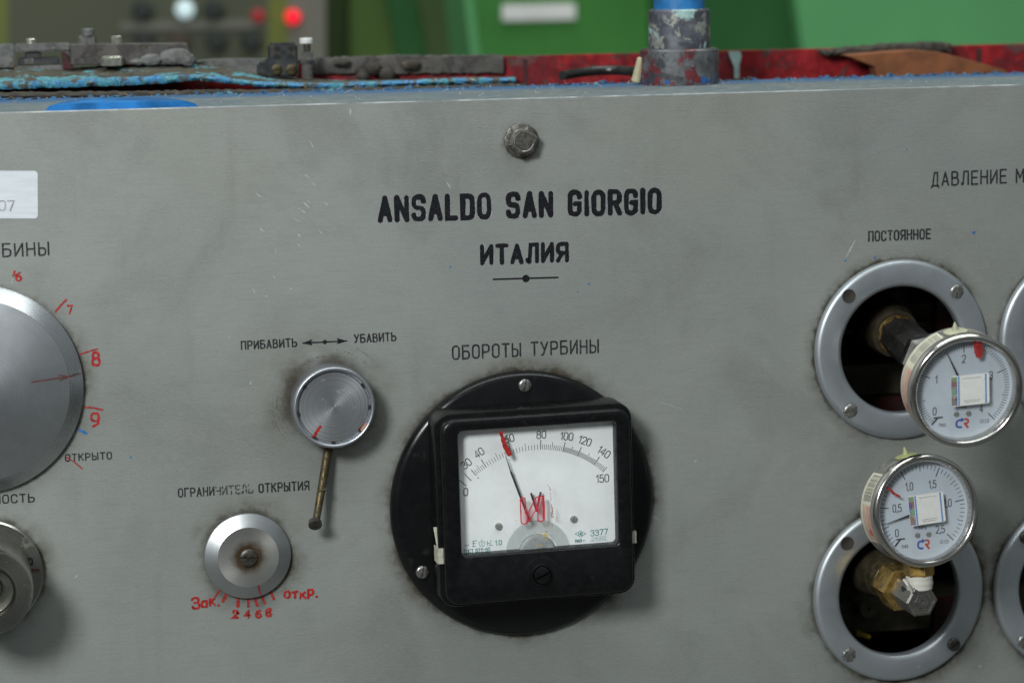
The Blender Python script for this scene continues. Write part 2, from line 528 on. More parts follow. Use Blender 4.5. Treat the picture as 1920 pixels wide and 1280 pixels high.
def strip(bm, pts, wd, z, closed=False, caps=True, wfun=None):
    """flat ribbon of width wd along 2D points with round ends"""
    pts = [Vector((p[0], p[1])) for p in pts]
    q = [pts[0]]
    for p in pts[1:]:
        if (p - q[-1]).length > 1e-7: q.append(p)
    if closed and (q[0] - q[-1]).length < 1e-7: q.pop()
    pts = q
    n = len(pts)
    if n < 2: return
    L, Rr = [], []
    for i in range(n):
        a = pts[i - 1] if (i > 0 or closed) else None
        b = pts[(i + 1) % n] if (i < n - 1 or closed) else None
        d0 = (pts[i] - a).normalized() if a is not None else None
        d1 = (b - pts[i]).normalized() if b is not None else None
        d0 = d0 or d1; d1 = d1 or d0
        t = d0 + d1
        t = t.normalized() if t.length > 1e-6 else d0
        k = 1 / max(.45, t.dot(d0))
        hw = wd / 2 * (wfun(i / max(1, n - 1)) if wfun else 1)
        nv = Vector((-t.y, t.x)) * hw * k
        L.append(pts[i] + nv); Rr.append(pts[i] - nv)
    vl = [bm.verts.new((p.x, p.y, z)) for p in L]
    vr = [bm.verts.new((p.x, p.y, z)) for p in Rr]
    for i in range(n if closed else n - 1):
        j = (i + 1) % n
        bm.faces.new((vr[i], vr[j], vl[j], vl[i]))
    if not closed and caps:
        for (c, other, A, B, s_) in ((pts[0], pts[1], vl[0], vr[0], 1), (pts[-1], pts[-2], vr[-1], vl[-1], 1)):
            v0 = A.co.xy - c
            fan = [A]
            for i in range(1, 6):
                a = pi * i / 6
                rv = Vector((v0.x * cos(a) - v0.y * sin(a), v0.x * sin(a) + v0.y * cos(a)))
                fan.append(bm.verts.new((c.x + rv.x, c.y + rv.y, z)))
            fan.append(B)
            bm.faces.new(fan)


def rc(pts, r, closed=False, n=6):
    """round the corners of a polyline; r is a number or one per point"""
    pts = [Vector(p) for p in pts]
    N = len(pts)
    out = []
    for i, p in enumerate(pts):
        rr = r[i] if isinstance(r, (list, tuple)) else r
        if (not closed and i in (0, N - 1)) or rr <= 0:
            out.append(p); continue
        a, b = pts[i - 1], pts[(i + 1) % N]
        da, db = (a - p), (b - p)
        la, lb = da.length, db.length
        da.normalize(); db.normalize()
        ang = max(.05, math.acos(max(-1, min(1, da.dot(db)))))
        t = min(rr / math.tan(ang / 2), la * .5 if (closed or 0 < i - 1 + closed) else la * .98, lb * .5 if i + 1 < N - 1 or closed else lb * .98)
        A, B = p + da * t, p + db * t
        for k in range(n + 1):
            u = k / n
            out.append(A * (1 - u) ** 2 + p * 2 * u * (1 - u) * .92 + B * u * u + (A + B) * .5 * 2 * u * (1 - u) * .08)
    return out


def finish(bm, name, mat, parent=None, ang=38, recalc=True, flat=False):
    if recalc:
        bmesh.ops.recalc_face_normals(bm, faces=bm.faces)
    me = bpy.data.meshes.new(name)
    bm.to_mesh(me); bm.free()
    me.materials.append(mat)
    if not flat:
        me.polygons.foreach_set('use_smooth', [True] * len(me.polygons))
        me.set_sharp_from_angle(angle=R_(ang))
    o = bpy.data.objects.new(name, me)
    COL.objects.link(o)
    if parent: o.parent = parent
    return o


def flatface(bm):
    """make every face of a flat marking look out of the panel"""
    for f in bm.faces:
        f.normal_update()
        if f.normal.z < 0: f.normal_flip()


def mark(bm, name, mat, parent, label=None):
    flatface(bm)
    o = finish(bm, name, mat, parent, recalc=False, flat=True)
    if label: o['label'] = label
    return o


def thing(name, label, cat, p, group=None, yaw=0.0, pitch=0.0, roll=0.0):
    o = bpy.data.objects.new(name, None)
    COL.objects.link(o)
    o.empty_display_size = .01
    o.matrix_world = Matrix.Translation(W(p)) @ X90 @ Matrix.Rotation(R_(yaw), 4, 'Y') @ Matrix.Rotation(R_(pitch), 4, 'X') @ Matrix.Rotation(R_(roll), 4, 'Z')
    o['label'] = label; o['category'] = cat
    if group: o['group'] = group
    return o


def struct(o):
    o['kind'] = 'structure'
    return o


# ------------------------------------------------------------------ engraver's stroke alphabet (cap height 7)
def O_(x0=0, y0=0, x1=4, y1=7, r=1.9):
    p = rc([(x0, y0), (x1, y0), (x1, y1), (x0, y1)], r, True)
    return ('c', p)


G = {}


def g(ch, wd, *st):
    G[ch] = (wd, [s if isinstance(s, tuple) and s[0] == 'c' else ('o', s) for s in st])


g(' ', 2.2)
for ch in 'АA': g(ch, 4, [(0, 0), (2, 7)], [(2, 7), (4, 0)], [(.7, 2.1), (3.3, 2.1)])
g('Б', 4, [(3.6, 7), (0, 7), (0, 0)], rc([(0, 4), (4, 4), (4, 0), (0, 0)], 1.7))
for ch in 'ВB': g(ch, 4, [(0, 0), (0, 7)], rc([(0, 7), (3.6, 7), (3.6, 3.8), (0, 3.8)], 1.5), rc([(0, 3.8), (4, 3.8), (4, 0), (0, 0)], 1.7))
g('Г', 3.6, [(0, 0), (0, 7), (3.6, 7)])
g('Д', 4.4, [(.6, 0), (1.7, 7), (3.6, 7), (3.6, 0)], [(-.2, -.9), (.3, 0), (4, 0), (4.4, -.9)])
for ch in 'ЕE': g(ch, 3.7, [(3.7, 7), (0, 7), (0, 0), (3.7, 0)], [(0, 3.6), (3.1, 3.6)])
g('З', 4, rc([(0, 5.9), (.6, 7), (3.8, 7), (3.8, 3.8), (1.4, 3.8)], 1.4), rc([(1.4, 3.8), (4, 3.8), (4, 0), (.4, 0), (0, 1.2)], 1.5))
g('И', 4, [(0, 7), (0, 0)], [(0, 0), (4, 7)], [(4, 7), (4, 0)])
g('К', 4, [(0, 0), (0, 7)], [(4, 7), (0, 3)], [(1.3, 4.2), (4, 0)])
g('Л', 4.2, rc([(0, .9), (.1, 0), (.9, 0), (1.5, 7), (4.2, 7), (4.2, 0)], [0, .4, .4, 0, 0, 0]))
for ch in 'МM': g(ch, 4.6, [(0, 0), (0, 7)], [(0, 7), (2.3, 2.4)], [(2.3, 2.4), (4.6, 7)], [(4.6, 7), (4.6, 0)])
for ch in 'НH': g(ch, 4, [(0, 0), (0, 7)], [(4, 0), (4, 7)], [(0, 3.6), (4, 3.6)])
for ch in 'ОO0': g(ch, 4, O_())
g('П', 4, [(0, 0), (0, 7), (4, 7), (4, 0)])
for ch in 'РP': g(ch, 4, [(0, 0), (0, 7)], rc([(0, 7), (4, 7), (4, 3.1), (0, 3.1)], 1.7))
for ch in 'СC': g(ch, 3.9, rc([(3.9, 5.4), (3.9, 7), (0, 7), (0, 0), (3.9, 0), (3.9, 1.6)], 1.7))
for ch in 'ТT': g(ch, 4, [(0, 7), (4, 7)], [(2, 7), (2, 0)])
g('У', 4, [(0, 7), (2.1, 2.9)], [(4, 7), (1.3, .4)], [(1.3, .4), (.3, 0)])
g('Ч', 4, rc([(0, 7), (0, 3.2), (4, 3.2)], 1.6), [(4, 7), (4, 0)])
g('Ы', 5.2, [(0, 7), (0, 0)], rc([(0, 3.9), (3.4, 3.9), (3.4, 0), (0, 0)], 1.6), [(5, 7), (5, 0)])
g('Ь', 4, [(0, 7), (0, 0)], rc([(0, 3.9), (4, 3.9), (4, 0), (0, 0)], 1.7))
g('Я', 4, [(4, 0), (4, 7)], rc([(4, 7), (0, 7), (0, 3.2), (4, 3.2)], 1.6), [(2.0, 3.2), (0, 0)])
g('N', 4, [(0, 0), (0, 7)], [(0, 7), (4, 0)], [(4, 0), (4, 7)])
g('S', 4, rc([(4, 5.6), (4, 7), (0, 7), (0, 3.7), (4, 3.4), (4, 0), (0, 0), (0, 1.4)], 1.6))
g('L', 3.5, [(0, 7), (0, 0), (3.5, 0)])
g('D', 4, ('c', rc([(0, 0), (4, 0), (4, 7), (0, 7)], [0, 1.7, 1.7, 0], True)))
g('G', 4, rc([(4, 5.4), (4, 7), (0, 7), (0, 0), (4, 0), (4, 3.3), (2.2, 3.3)], [0, 1.7, 1.7, 1.7, 1.7, 0, 0]))
g('I', .2, [(.1, 0), (.1, 7)])
g('R', 4, [(0, 0), (0, 7)], rc([(0, 7), (4, 7), (4, 3.3), (0, 3.3)], 1.7), [(2.2, 3.3), (4, 0)])
g('1', 2, [(0, 5.2), (1.6, 7), (1.6, 0)])
g('2', 4, rc([(0, 5.3), (.2, 7), (4, 7), (4, 4.2), (0, 0), (4, 0)], [0, 1.6, 1.6, 1.4, 0, 0]))
g('3', 4, rc([(0, 5.8), (.4, 7), (3.8, 7), (3.8, 3.8), (1.4, 3.8)], 1.5), rc([(1.4, 3.8), (4, 3.8), (4, 0), (.3, 0), (0, 1.3)], 1.6))
g('4', 4, [(3, 0), (3, 7), (0, 1.9), (4, 1.9)])
g('5', 4, rc([(3.7, 7), (.5, 7), (.2, 4), (4, 4.6), (4, 0), (.3, 0), (0, 1.2)], [0, 0, 0, 1.9, 1.9, 1.2, 0]))
g('6', 4, rc([(3.6, 7), (.2, 5.5), (0, 2)], 2), O_(0, 0, 4, 4.2, 1.9))
g('7', 4, [(0, 7), (4, 7), (1.3, 0)])
g('8', 4, O_(.3, 3.8, 3.7, 7, 1.5), O_(0, 0, 4, 3.8, 1.7))
g('9', 4, O_(0, 2.8, 4, 7, 1.9), rc([(4, 5), (3.8, 1.5), (.6, 0)], 2))
g(',', .8, [(.5, .5), (.1, -1.1)])
g('.', .5, [(.1, 0), (.35, .1)])
g('-', 2.4, [(.2, 3.3), (2.2, 3.3)])
g('~', 3.6, rc([(0, 2.6), (.9, 4.6), (2.7, 2.2), (3.6, 4.2)], .9))
g('а', 3.2, O_(0, 0, 2.8, 4, 1.3), [(2.9, 4.1), (3.1, 0)])
g('к', 3, [(0, 0), (.1, 4.2)], [(2.8, 4.2), (.1, 1.9)], [(1, 2.5), (3, 0)])
g('о', 3, O_(0, 0, 3, 4, 1.4))
g('т', 3, [(0, 4.1), (3, 4.2)], [(1.6, 4.1), (1.4, 0)])
g('р', 3, [(.2, 4.2), (0, -1.8)], rc([(.2, 4), (3, 4.2), (2.9, .6), (0, .5)], 1.2))
g('г', 2.4, [(0, 0), (0, 4.2), (2.3, 4.2)])
g('l', .4, [(.2, 0), (.2, 7)])
GAP = 1.55


def text_width(s, gap=GAP):
    return sum(G[c][0] for c in s) + gap * (len(s) - 1)


def write(bm, s, A, B, cap, sw, z, gap=GAP, jitter=0.0, slant=0.0, wob=0.0):
    """write s from A to B along its baseline (2D), cap height and stroke width in metres"""
    A = Vector((A[0], A[1])); B = Vector((B[0], B[1]))
    d = B - A
    kx = (d.length) / text_width(s, gap)
    ky = cap / 7
    ux = d.normalized(); uy = Vector((-ux.y, ux.x))
    x = 0
    i = 0
    for ch in s:
        wd, sts = G[ch]
        dy = random.uniform(-jitter, jitter) * cap
        ks = 1 + random.uniform(-jitter, jitter)
        for typ, pts in sts:
            i += 1
            q = [A + ux * ((x + p[0] + slant * p[1]) * kx) + uy * (p[1] * ky * ks + dy) for p in pts]
            if wob:
                q2 = []
                ed = list(zip(q, q[1:])) + ([(q[-1], q[0])] if typ == 'c' else [])
                for a_, b_ in ed:
                    nn = max(1, int((b_ - a_).length / (sw * 1.1)))
                    q2 += [a_.lerp(b_, k / nn) for k in range(nn)]
                if typ != 'c': q2.append(q[-1])
                wv = [0.0]
                for _ in q2: wv.append(wv[-1] * .6 + random.uniform(-wob, wob))
                q = [p + Vector((random.uniform(-1, 1), random.uniform(-1, 1))) * sw * wob * .25 for p in q2]
                nq = max(1, len(q) - 1)
                strip(bm, q, sw, z + (i % 9) * 4e-6, typ == 'c', wfun=lambda t: 1 + wv[min(len(wv) - 1, int(t * nq))])
            else:
                strip(bm, q, sw, z + (i % 9) * 4e-6, typ == 'c')
        x += wd + gap


def put(bm, s, C, cap, sw, z, rot=0.0, kx=1.0, gap=GAP, jitter=0.0):
    """write s centred on C"""
    L = text_width(s, gap) * cap / 7 * kx
    d = Vector((cos(rot), sin(rot))); n = Vector((-d.y, d.x))
    c = Vector((C[0], C[1])) - n * cap / 2
    write(bm, s, c - d * L / 2, c + d * L / 2, cap, sw, z, gap, jitter)


def line(bm, a, b, wd, z, **k):
    strip(bm, [a, b], wd, z, **k)


def hand(bm, pts, wd, z, wob=.15, n=8):
    """hand painted stroke through pixel points"""
    pp = [P(*p) for p in pts]
    q = []
    for a, b in zip(pp, pp[1:]):
        for i in range(n):
            q.append(a.lerp(b, i / n))
    q.append(pp[-1])
    q = [(p.x + random.uniform(-1, 1) * wd * wob * .4, p.y + random.uniform(-1, 1) * wd * wob * .4) for p in q]
    strip(bm, q, wd, z, wfun=lambda t: 1 + random.uniform(-wob, wob))


# ------------------------------------------------------------------ slotted screws
def screw_bm(r, hgt, slot_rot, slot_w=.22, dome=.35):
    bm = bmesh.new()
    M_ = Matrix.Rotation(slot_rot, 4, 'Z')
    hw = r * slot_w / 2
    for s_ in (1, -1):
        a0 = math.asin(hw / r)
        def arc(rr, z):
            a = math.asin(min(.99, hw / rr))
            return [M_ @ Vector((rr * cos(a + (pi - 2 * a) * i / 20), s_ * rr * sin(a + (pi - 2 * a) * i / 20), z)) for i in range(21)]
        loft(bm, [arc(r, 0), arc(r, hgt * (1 - dome)), arc(r * .90, hgt * (1 - dome * .35)), arc(r * .6, hgt)])
    lathe(bm, [(r * .97, 0), (r * .97, hgt * .45), (0, hgt * .45)], 40)
    return bm


def add_screw(parent, loc, r, hgt, slot_rot, mat, name='screw', label=None):
    o = finish(screw_bm(r, hgt, slot_rot), name, mat, parent, 40)
    o.location = loc
    if label: o['label'] = label
    return o


# ------------------------------------------------------------------ measured places
RING_R = 181.3 * S
C1, C2 = P(1687.5, 654), P(1683, 1111)
C3 = P(1872, 640) + Vector((RING_R, 0, 0))
C4 = P(1861, 1105) + Vector((RING_R, 0, 0))
FL_C, FL_R = P(979, 943), 262.8 * S
D2_C, D2_R = P(463.5, 1040), 83.3 * S
LD_C, LD_R = P(-44.5, 729), 196.6 * S
KN_C, KN_R = P(618, 754), 81 * S
LK_C, LK_R = P(-24, 1075), 104 * S
BT_C = P(977, 264)
Y_TOP = (P(640, 193).y + P(1180, 180).y + P(1920, 157).y) / 3
PX0, PX1, PY0 = P(-260, 640).x, P(2330, 640).x, P(960, 1560).y
FLANGE_D = .128


# ------------------------------------------------------------------ control panel
def panel_material():
    m = NB('panel_brushed_steel')
    fine = m.noise(260, 4, .65, (1, 7, 1))
    mid = m.noise(34, 5, .62, (1, 1.6, 1))
    big = m.noise(7.5, 4, .55)
    vert = m.noise(24, 4, .6, (2.6, .35, 1), (2.0, .7, 0))
    cloud = m.noise(11, 6, .62, None, (4.2, 1.1, 0), .6)
    warm = m.noise(5.0, 4, .55, None, (.6, 3.3, 0), .3)
    c = m.mix(m.rng(big, .34, .66), (.292, .314, .296), (.366, .382, .358))
    c = m.mix(m.math('MULTIPLY', m.rng(warm, .44, .66), .55), c, (.300, .302, .262))
    c = m.mix(m.math('MULTIPLY', m.rng(cloud, .48, .68), .62), c, (.215, .222, .204))
    c = m.mix(m.math('MULTIPLY', m.rng(mid, .42, .72), .5), c, (.262, .268, .250))
    c = m.mix(m.math('MULTIPLY', m.rng(vert, .56, .80), .38), c, (.205, .205, .188))
    brush = m.noise(150, 5, .7, (.25, 9, 1), (0, 1, 0))
    c = m.mix(m.math('MULTIPLY', m.rng(fine, .3, .7), .30), c, (.44, .456, .432))
    c = m.mix(m.math('MULTIPLY', m.rng(brush, .48, .68), .30), c, (.215, .225, .215))
    grit = m.noise(1500, 3, .7, None, (9, 2, 3))
    c = m.mix(m.math('MULTIPLY', m.rng(grit, .35, .75), .30), c, (.19, .20, .192))
    c = m.mix(m.math('MULTIPLY', m.rng(grit, .62, .30, 0, 1), .16), c, (.52, .54, .53))
    # grime rings where metal was set against the plate
    geo = m.tc
    wob = m.math('MULTIPLY_ADD', m.noise(160, 5, .7), .008, -.004)
    smear = m.noise(55, 4, .6)
    tot = None; rim = None
    for (cc, rr, wd, amt) in ((C1, RING_R, .0045, .75), (C2, RING_R, .0065, .95), (C3, RING_R, .0035, .7), (C4, RING_R, .006, .9),
                             (FL_C, FL_R, .006, .8), (D2_C, D2_R, .0075, .85), (LD_C, LD_R, .006, .75), (LK_C, LK_R, .006, .8),
                             (KN_C, KN_R, .011, .75), (BT_C, .0095, .0028, .45)):
        d = m.n('ShaderNodeVectorMath', operation='DISTANCE')
        m.l(geo, d.inputs[0]); d.inputs[1].default_value = (cc.x, cc.y, 0)
        dd = m.math('ADD', d.outputs['Value'], wob)
        k = m.math('MULTIPLY', m.rng(dd, rr - .002, rr + wd * 2.0, 1, 0), amt)
        k2 = m.math('MULTIPLY', m.rng(dd, rr - .0005, rr + wd * .55, 1, 0), amt)
        tot = k if tot is None else m.math('MAXIMUM', tot, k)
        rim = k2 if rim is None else m.math('MAXIMUM', rim, k2)
    patch = m.noise(17, 4, .6, None, (2.4, 7.1, 0))
    halo = m.math('MULTIPLY', tot, m.math('MULTIPLY', m.rng(smear, .3, .7, .35, 1.0), m.rng(patch, .36, .60, .22, 1.35)))
    c = m.mix(halo, c, (.082, .073, .050))
    c = m.mix(m.math('MULTIPLY', rim, m.rng(patch, .36, .6, .35, 1)), c, (.030, .021, .009))
    # specks
    sp = m.noise(620, 2, .5, None, (5, 3, 1))
    c = m.mix(m.math('MULTIPLY', m.rng(sp, .74, .78), .6), c, (.12, .11, .09))
    m.base(c)
    m.b.inputs['Metallic'].default_value = .42
    rv = m.rng(mid, .3, .7, .46, .56)
    m.l(m.math('MULTIPLY_ADD', halo, .25, rv), m.b.inputs['Roughness'])
    m.bump(fine, .10, .0002)
    return m.m


M['panel'] = panel_material()
panel = thing('control_console', 'grey brushed steel turbine control panel with engraved black lettering and round instruments', 'control panel', Vector((0, 0, 0)))
bm = bmesh.new()
edges = []
EB = .0007
rect = [(PX0, PY0), (PX1, PY0), (PX1, Y_TOP - EB), (PX0, Y_TOP - EB)]
vs = [bm.verts.new((x, y, 0)) for x, y in rect]
edges += [bm.edges.new((vs[i], vs[(i + 1) % 4])) for i in range(4)]
for cc in (C1, C2, C3, C4):
    vs = [bm.verts.new((cc.x + .039 * cos(2 * pi * i / 72), cc.y + .039 * sin(2 * pi * i / 72), 0)) for i in range(72)]
    edges += [bm.edges.new((vs[i], vs[(i + 1) % 72])) for i in range(72)]
bmesh.ops.triangle_fill(bm, use_beauty=True, use_dissolve=False, edges=edges)
flatface(bm)
finish(bm, 'face_plate', M['panel'], panel, recalc=False, flat=True)


def flange_material():
    m = NB('flange_dusty_steel')
    s = m.n('ShaderNodeSeparateXYZ'); m.l(m.tc, s.inputs[0])
    n = m.noise(70, 5, .65)
    back = m.rng(m.math('MULTIPLY_ADD', n, -.05, m.math('MULTIPLY', s.outputs[2], -1)), .045, .085)
    c = m.mix(m.rng(m.noise(160, 4, .6), .35, .65), (.115, .135, .14), (.17, .19, .19))
    c = m.mix(m.math('MULTIPLY', m.rng(m.noise(26, 4, .6), .4, .66), .45), c, (.07, .12, .16))
    c = m.mix(m.math('MULTIPLY', back, m.rng(n, .3, .6, .55, 1)), c, (.022, .095, .22))
    m.base(c); m.b.inputs['Roughness'].default_value = .75
    m.bump(m.noise(500, 4, .7), .5, .0006)
    return m.m


bm = bmesh.new()
box(bm, (PX0, Y_TOP - .003, -FLANGE_D), (PX1, Y_TOP, -EB))
finish(bm, 'top_flange', flange_material(), panel, flat=True)
bm = bmesh.new()
loft(bm, [[(x, Y_TOP - EB, 0), (x, Y_TOP - EB * .3, -EB * .3), (x, Y_TOP, -EB), (x, Y_TOP - EB, -EB)] for x in (PX0, PX1)])
finish(bm, 'worn_highlight_edge', pm('edge_bright', (.50, .52, .52), .3, .8, .25, 60, (1, 1, 1), .1, (.20, .22, .22), .5, 14), panel)  # worn bright metal whose pale colour also paints the edge highlight
# closed casing behind the plate, so the gauge openings look into a dark box
bm = bmesh.new()
for lo, hi in (((PX0, PY0, -.26), (PX1, Y_TOP - .006, -.255)), ((PX0 - .003, PY0, -.255), (PX0, Y_TOP - .006, -.003)), ((PX1, PY0, -.255), (PX1 + .003, Y_TOP - .006, -.003)), ((PX0, PY0 - .003, -.255), (PX1, PY0, -.003)), ((PX0, Y_TOP - .009, -.255), (PX1, Y_TOP - .006, -FLANGE_D))):
    box(bm, lo, hi)
finish(bm, 'casing', M['inside'], panel, flat=True)
for x0, y0, x1, y1, h_, d_ in ((1540, 575, 2000, 606, -.09, .01), (1540, 606, 2000, 622, -.083, .03), (1560, 1122, 2000, 1180, -.09, .04), (1560, 680, 2000, 736, -.09, .03)):
    a, b = P(x0, y1, h_), P(x1, y0, h_)
    bm = bmesh.new(); box(bm, (a.x, P(1690, y1, h_).y, h_ - d_), (b.x, P(1690, y0, h_).y, h_))
    finish(bm, 'inner_bracket', M['inside_brown'], panel, flat=True)
for (x0, y0, x1, y1) in ((1630, 520, 1700, 592), (1755, 540, 1800, 660), (1600, 742, 1700, 800), (1752, 1120, 1800, 1200)):
    a, b = P(x0, y1, -.075), P(x1, y0, -.075)
    bm = bmesh.new(); box(bm, (a.x, a.y, -.082), (b.x, b.y, -.075))
    finish(bm, 'inner_post', M['red_deep'], panel, flat=True)

# ---- engraved lettering
ZT = .00012


def engraved(s, a, b, cap_px, sw_px, mat='engrave_thin', burr=False, gap=2.3, name='lettering', label=None):
    A, B = P(*a), P(*b)
    k = K((a[0] + b[0]) / 2, (a[1] + b[1]) / 2)
    if burr:
        bm = bmesh.new(); write(bm, s, A, B, cap_px * k, (sw_px + 2.0) * k, ZT * .5, gap)
        bmesh.ops.translate(bm, verts=bm.verts, vec=(.00022, -.00022, 0))
        mark(bm, 'lettering_edge', M['burr'], panel)
    bm = bmesh.new()
    write(bm, s, A, B, cap_px * k, sw_px * k, ZT, gap, .012, 0, .10)
    return mark(bm, name, M[mat], panel, label)


engraved('ANSALDO SAN GIORGIO', (713, 413), (1236, 397), 40, 9.6, 'engrave', True, 3.0, label='bold black engraved capitals')
engraved('ИТАЛИЯ', (904, 493.5), (1063, 488), 31, 7.6, 'engrave', True, 2.6, label='bold black engraved Cyrillic capitals')
engraved('ОБОРОТЫ ТУРБИНЫ', (849, 673), (1122, 660), 23.5, 3.2, label='engraved heading above the square meter')
engraved('ПРИБАВИТЬ', (453, 654.5), (556, 649), 14.5, 2.8)
engraved('УБАВИТЬ', (665, 642), (742, 638), 14.5, 2.8)
engraved('ОГРАНИ', (335, 931), (401, 927.5), 15.5, 2.5)
engraved('ЧИТЕЛЬ', (405.5, 927), (474, 923), 15.5, 2.7, 'engrave_worn', label='half worn away engraved letters')
engraved('ОТКРЫТИЯ', (486, 922.5), (579, 917), 15.5, 2.8)
engraved('ТУРБИНЫ', (-62, 484), (92, 477.5), 24, 3.2)
engraved('ОТКРЫТО', (123, 864), (209, 859.5), 12.5, 2.4)
engraved('МЕРНОСТЬ', (-60, 946), (64, 940), 15.5, 2.8)
engraved('ДАВЛЕНИЕ М', (1747, 348.5), (1919, 341.5), 23, 3.0)
engraved('ПОСТОЯННОЕ', (1629, 452), (1744, 447), 16.5, 3.0)
bm = bmesh.new()
strip(bm, [P(925, 523.5), P(1046, 520)], 3.2 * S, ZT)
c = P(986, 522)
poly(bm, [(c.x + 7.2 * S * cos(2 * pi * i / 28), c.y + 7.2 * S * sin(2 * pi * i / 28)) for i in range(28)], ZT + 2e-5)
mark(bm, 'ornament_line', M['engrave'], panel)
bm = bmesh.new()
strip(bm, [P(568, 643), P(650, 639)], 2.6 * S, ZT)
c = P(609, 641)
poly(bm, [(c.x + 4.2 * S * cos(2 * pi * i / 20), c.y + 4.2 * S * sin(2 * pi * i / 20)) for i in range(20)], ZT + 1e-5)
for tip, base, n in (((566, 643.2), (586, 642.2), 4), ((651, 639), (631, 640), 4)):
    poly(bm, [P(*tip), P(base[0], base[1] - n - 2.5), P(base[0] + (3 if tip[0] < base[0] else -3) * -1.2, base[1]), P(base[0], base[1] + n + 1)], ZT + 2e-5)
mark(bm, 'double_arrow', M['engrave'], panel)


# ---- hand painted red figures and ticks
def red(parts, mat, name='painted_mark', label=None, z=.00016):
    bm = bmesh.new()
    for pts, wpx in parts:
        hand(bm, pts, wpx * S, z + random.random() * 3e-5)
    return mark(bm, name, M[mat], panel, label)


def red_text(s, a, b, cap, sw, mat='red', label=None, gap=GAP, jit=.05):
    bm = bmesh.new()
    A, B = P(*a), P(*b)
    write(bm, s, A, B, cap * S, sw * S, .0002, gap, jit * 1.5, 0, .28)
    return mark(bm, 'painted_figure', M[mat], panel, label)


red_text('6', (30.5, 527), (39.5, 526.5), 14, 3.4, 'red', 'hand painted red 6')
red([([(25, 517), (27.5, 509)], 4)], 'red_worn')
red([([(22, 531), (24, 523)], 1.6)], 'scratch', 'scratched_mark')
red_text('7', (127, 587.5), (136, 587), 15, 3.4, 'red', 'hand painted red 7')
red([([(104, 584), (113, 573), (124, 562)], 4)], 'red_worn')
red_text('8', (174, 687), (187, 686), 25, 4.6, 'red', 'hand painted red 8')
red([([(150, 664), (165, 659), (182, 654)], 3)], 'red_worn')
red_text('9', (172, 799), (186, 798), 25, 4.2, 'red', 'hand painted red 9')
red([([(158, 763), (175, 764), (192, 768)], 3.4)], 'red_worn')
red([([(125, 857), (140, 866), (154, 878)], 2.6)], 'red_worn')
red([([(149, 806), (156, 809), (162, 812)], 4.5)], 'blue_dot', 'paint_smear', 'smear of blue paint')
red_text('Зак.', (361, 1139), (410, 1134), 20, 4.3, 'red', 'hand painted red word at the left', 1.6, .08)
red_text('откр.', (534, 1122), (594, 1116), 21, 4.2, 'red', 'hand painted red word at the right', 1.6, .08)
for ch, x, y in (('2', 441.5, 1150.5), ('4', 464, 1149), ('6', 484.5, 1149), ('8', 503.5, 1147)):
    red_text(ch, (x - 4.2, y + 7), (x + 4.2, y + 6.6), 14, 4.6, 'red_worn')
red([([(404, 1117), (411, 1107)], 4), ([(418, 1126), (424, 1114)], 6), ([(446, 1136), (446, 1122)], 6.5), ([(466, 1136), (465, 1124)], 5), ([(482, 1134), (479, 1123)], 5.5), ([(496, 1130), (491, 1118)], 5), ([(513, 1122), (507, 1108)], 5)], 'red_worn', 'painted_ticks')
red([([(523, 1115), (514, 1103)], 1.6)], 'scuff', 'scratched_mark')
# ---- scuffs and scratches
bm = bmesh.new()
for (cx, cy, r, a0, a1, wd) in ((618, 754, 96, 150, 235, 1.6), (616, 754, 102, 165, 222, 1.2), (617, 752, 90, 165, 215, 2.2), (620, 752, 84, 60, 170, 2.2), (619, 750, 92, 30, 95, 1.6), (621, 750, 104, 28, 80, 1.2), (618, 752, 79, 140, 250, 3), (618, 754, 109, 175, 210, 1.2)):
    c = P(cx, cy)
    strip(bm, [(c.x + r * S * 1.06 * cos(R_(a0 + (a1 - a0) * i / 30)), c.y + r * S * 1.06 * sin(R_(a0 + (a1 - a0) * i / 30))) for i in range(31)], wd * S, .00006 + r * 1e-7, wfun=lambda t: .15 + sin(pi * t))
mark(bm, 'scuff_marks', M['scuff'], panel)
for (x, y, l, a, wd) in ((485, 366, 7, -40, 2), (575, 330, 6, -42, 2), (588, 346, 6, -42, 2), (574, 384, 8, -45, 3), (579, 378, 5, -42, 1.5), (569, 397, 5, -40, 3), (561, 391, 2, 0, 2), (612, 382, 5, -40, 2), (557, 413, 6, -35, 1.6), (491, 431, 7, -35, 1.8), (561, 441, 5, -38, 2.5), (601, 435, 6, -45, 1.4), (561, 460, 6, -40, 2.2), (517, 471, 4, 80, 2), (546, 541, 2.5, 0, 2.5), (500, 555, 2.5, 0, 2.5), (585, 272, 9, -60, 1.5), (657, 210, 6, 90, 4), (841, 347, 8, -60, 2.4), (1594, 468, 22, 60, 3), (476, 545, 6, -60, 1.6), (514, 519, 4, -55, 1.6), (470, 718, 3, 70, 2.5), (1231, 971, 12, -30, 1.2), (1258, 760, 24, -20, 1), (1304, 864, 3, 30, 3), (430, 632, 4, 60, 2), (143, 1080, 4, 30, 2.2), (1838, 1248, 5, 30, 2.2)):
    c = P(x, y); d = Vector((cos(R_(a)), sin(R_(a)))) * l * S
    bm = bmesh.new()
    strip(bm, [c.xy - d, c.xy, c.xy + d], wd * S, .00005, wfun=lambda t: .35 + sin(pi * t) * .8)
    mark(bm, 'scratch', M['scratch'], panel)
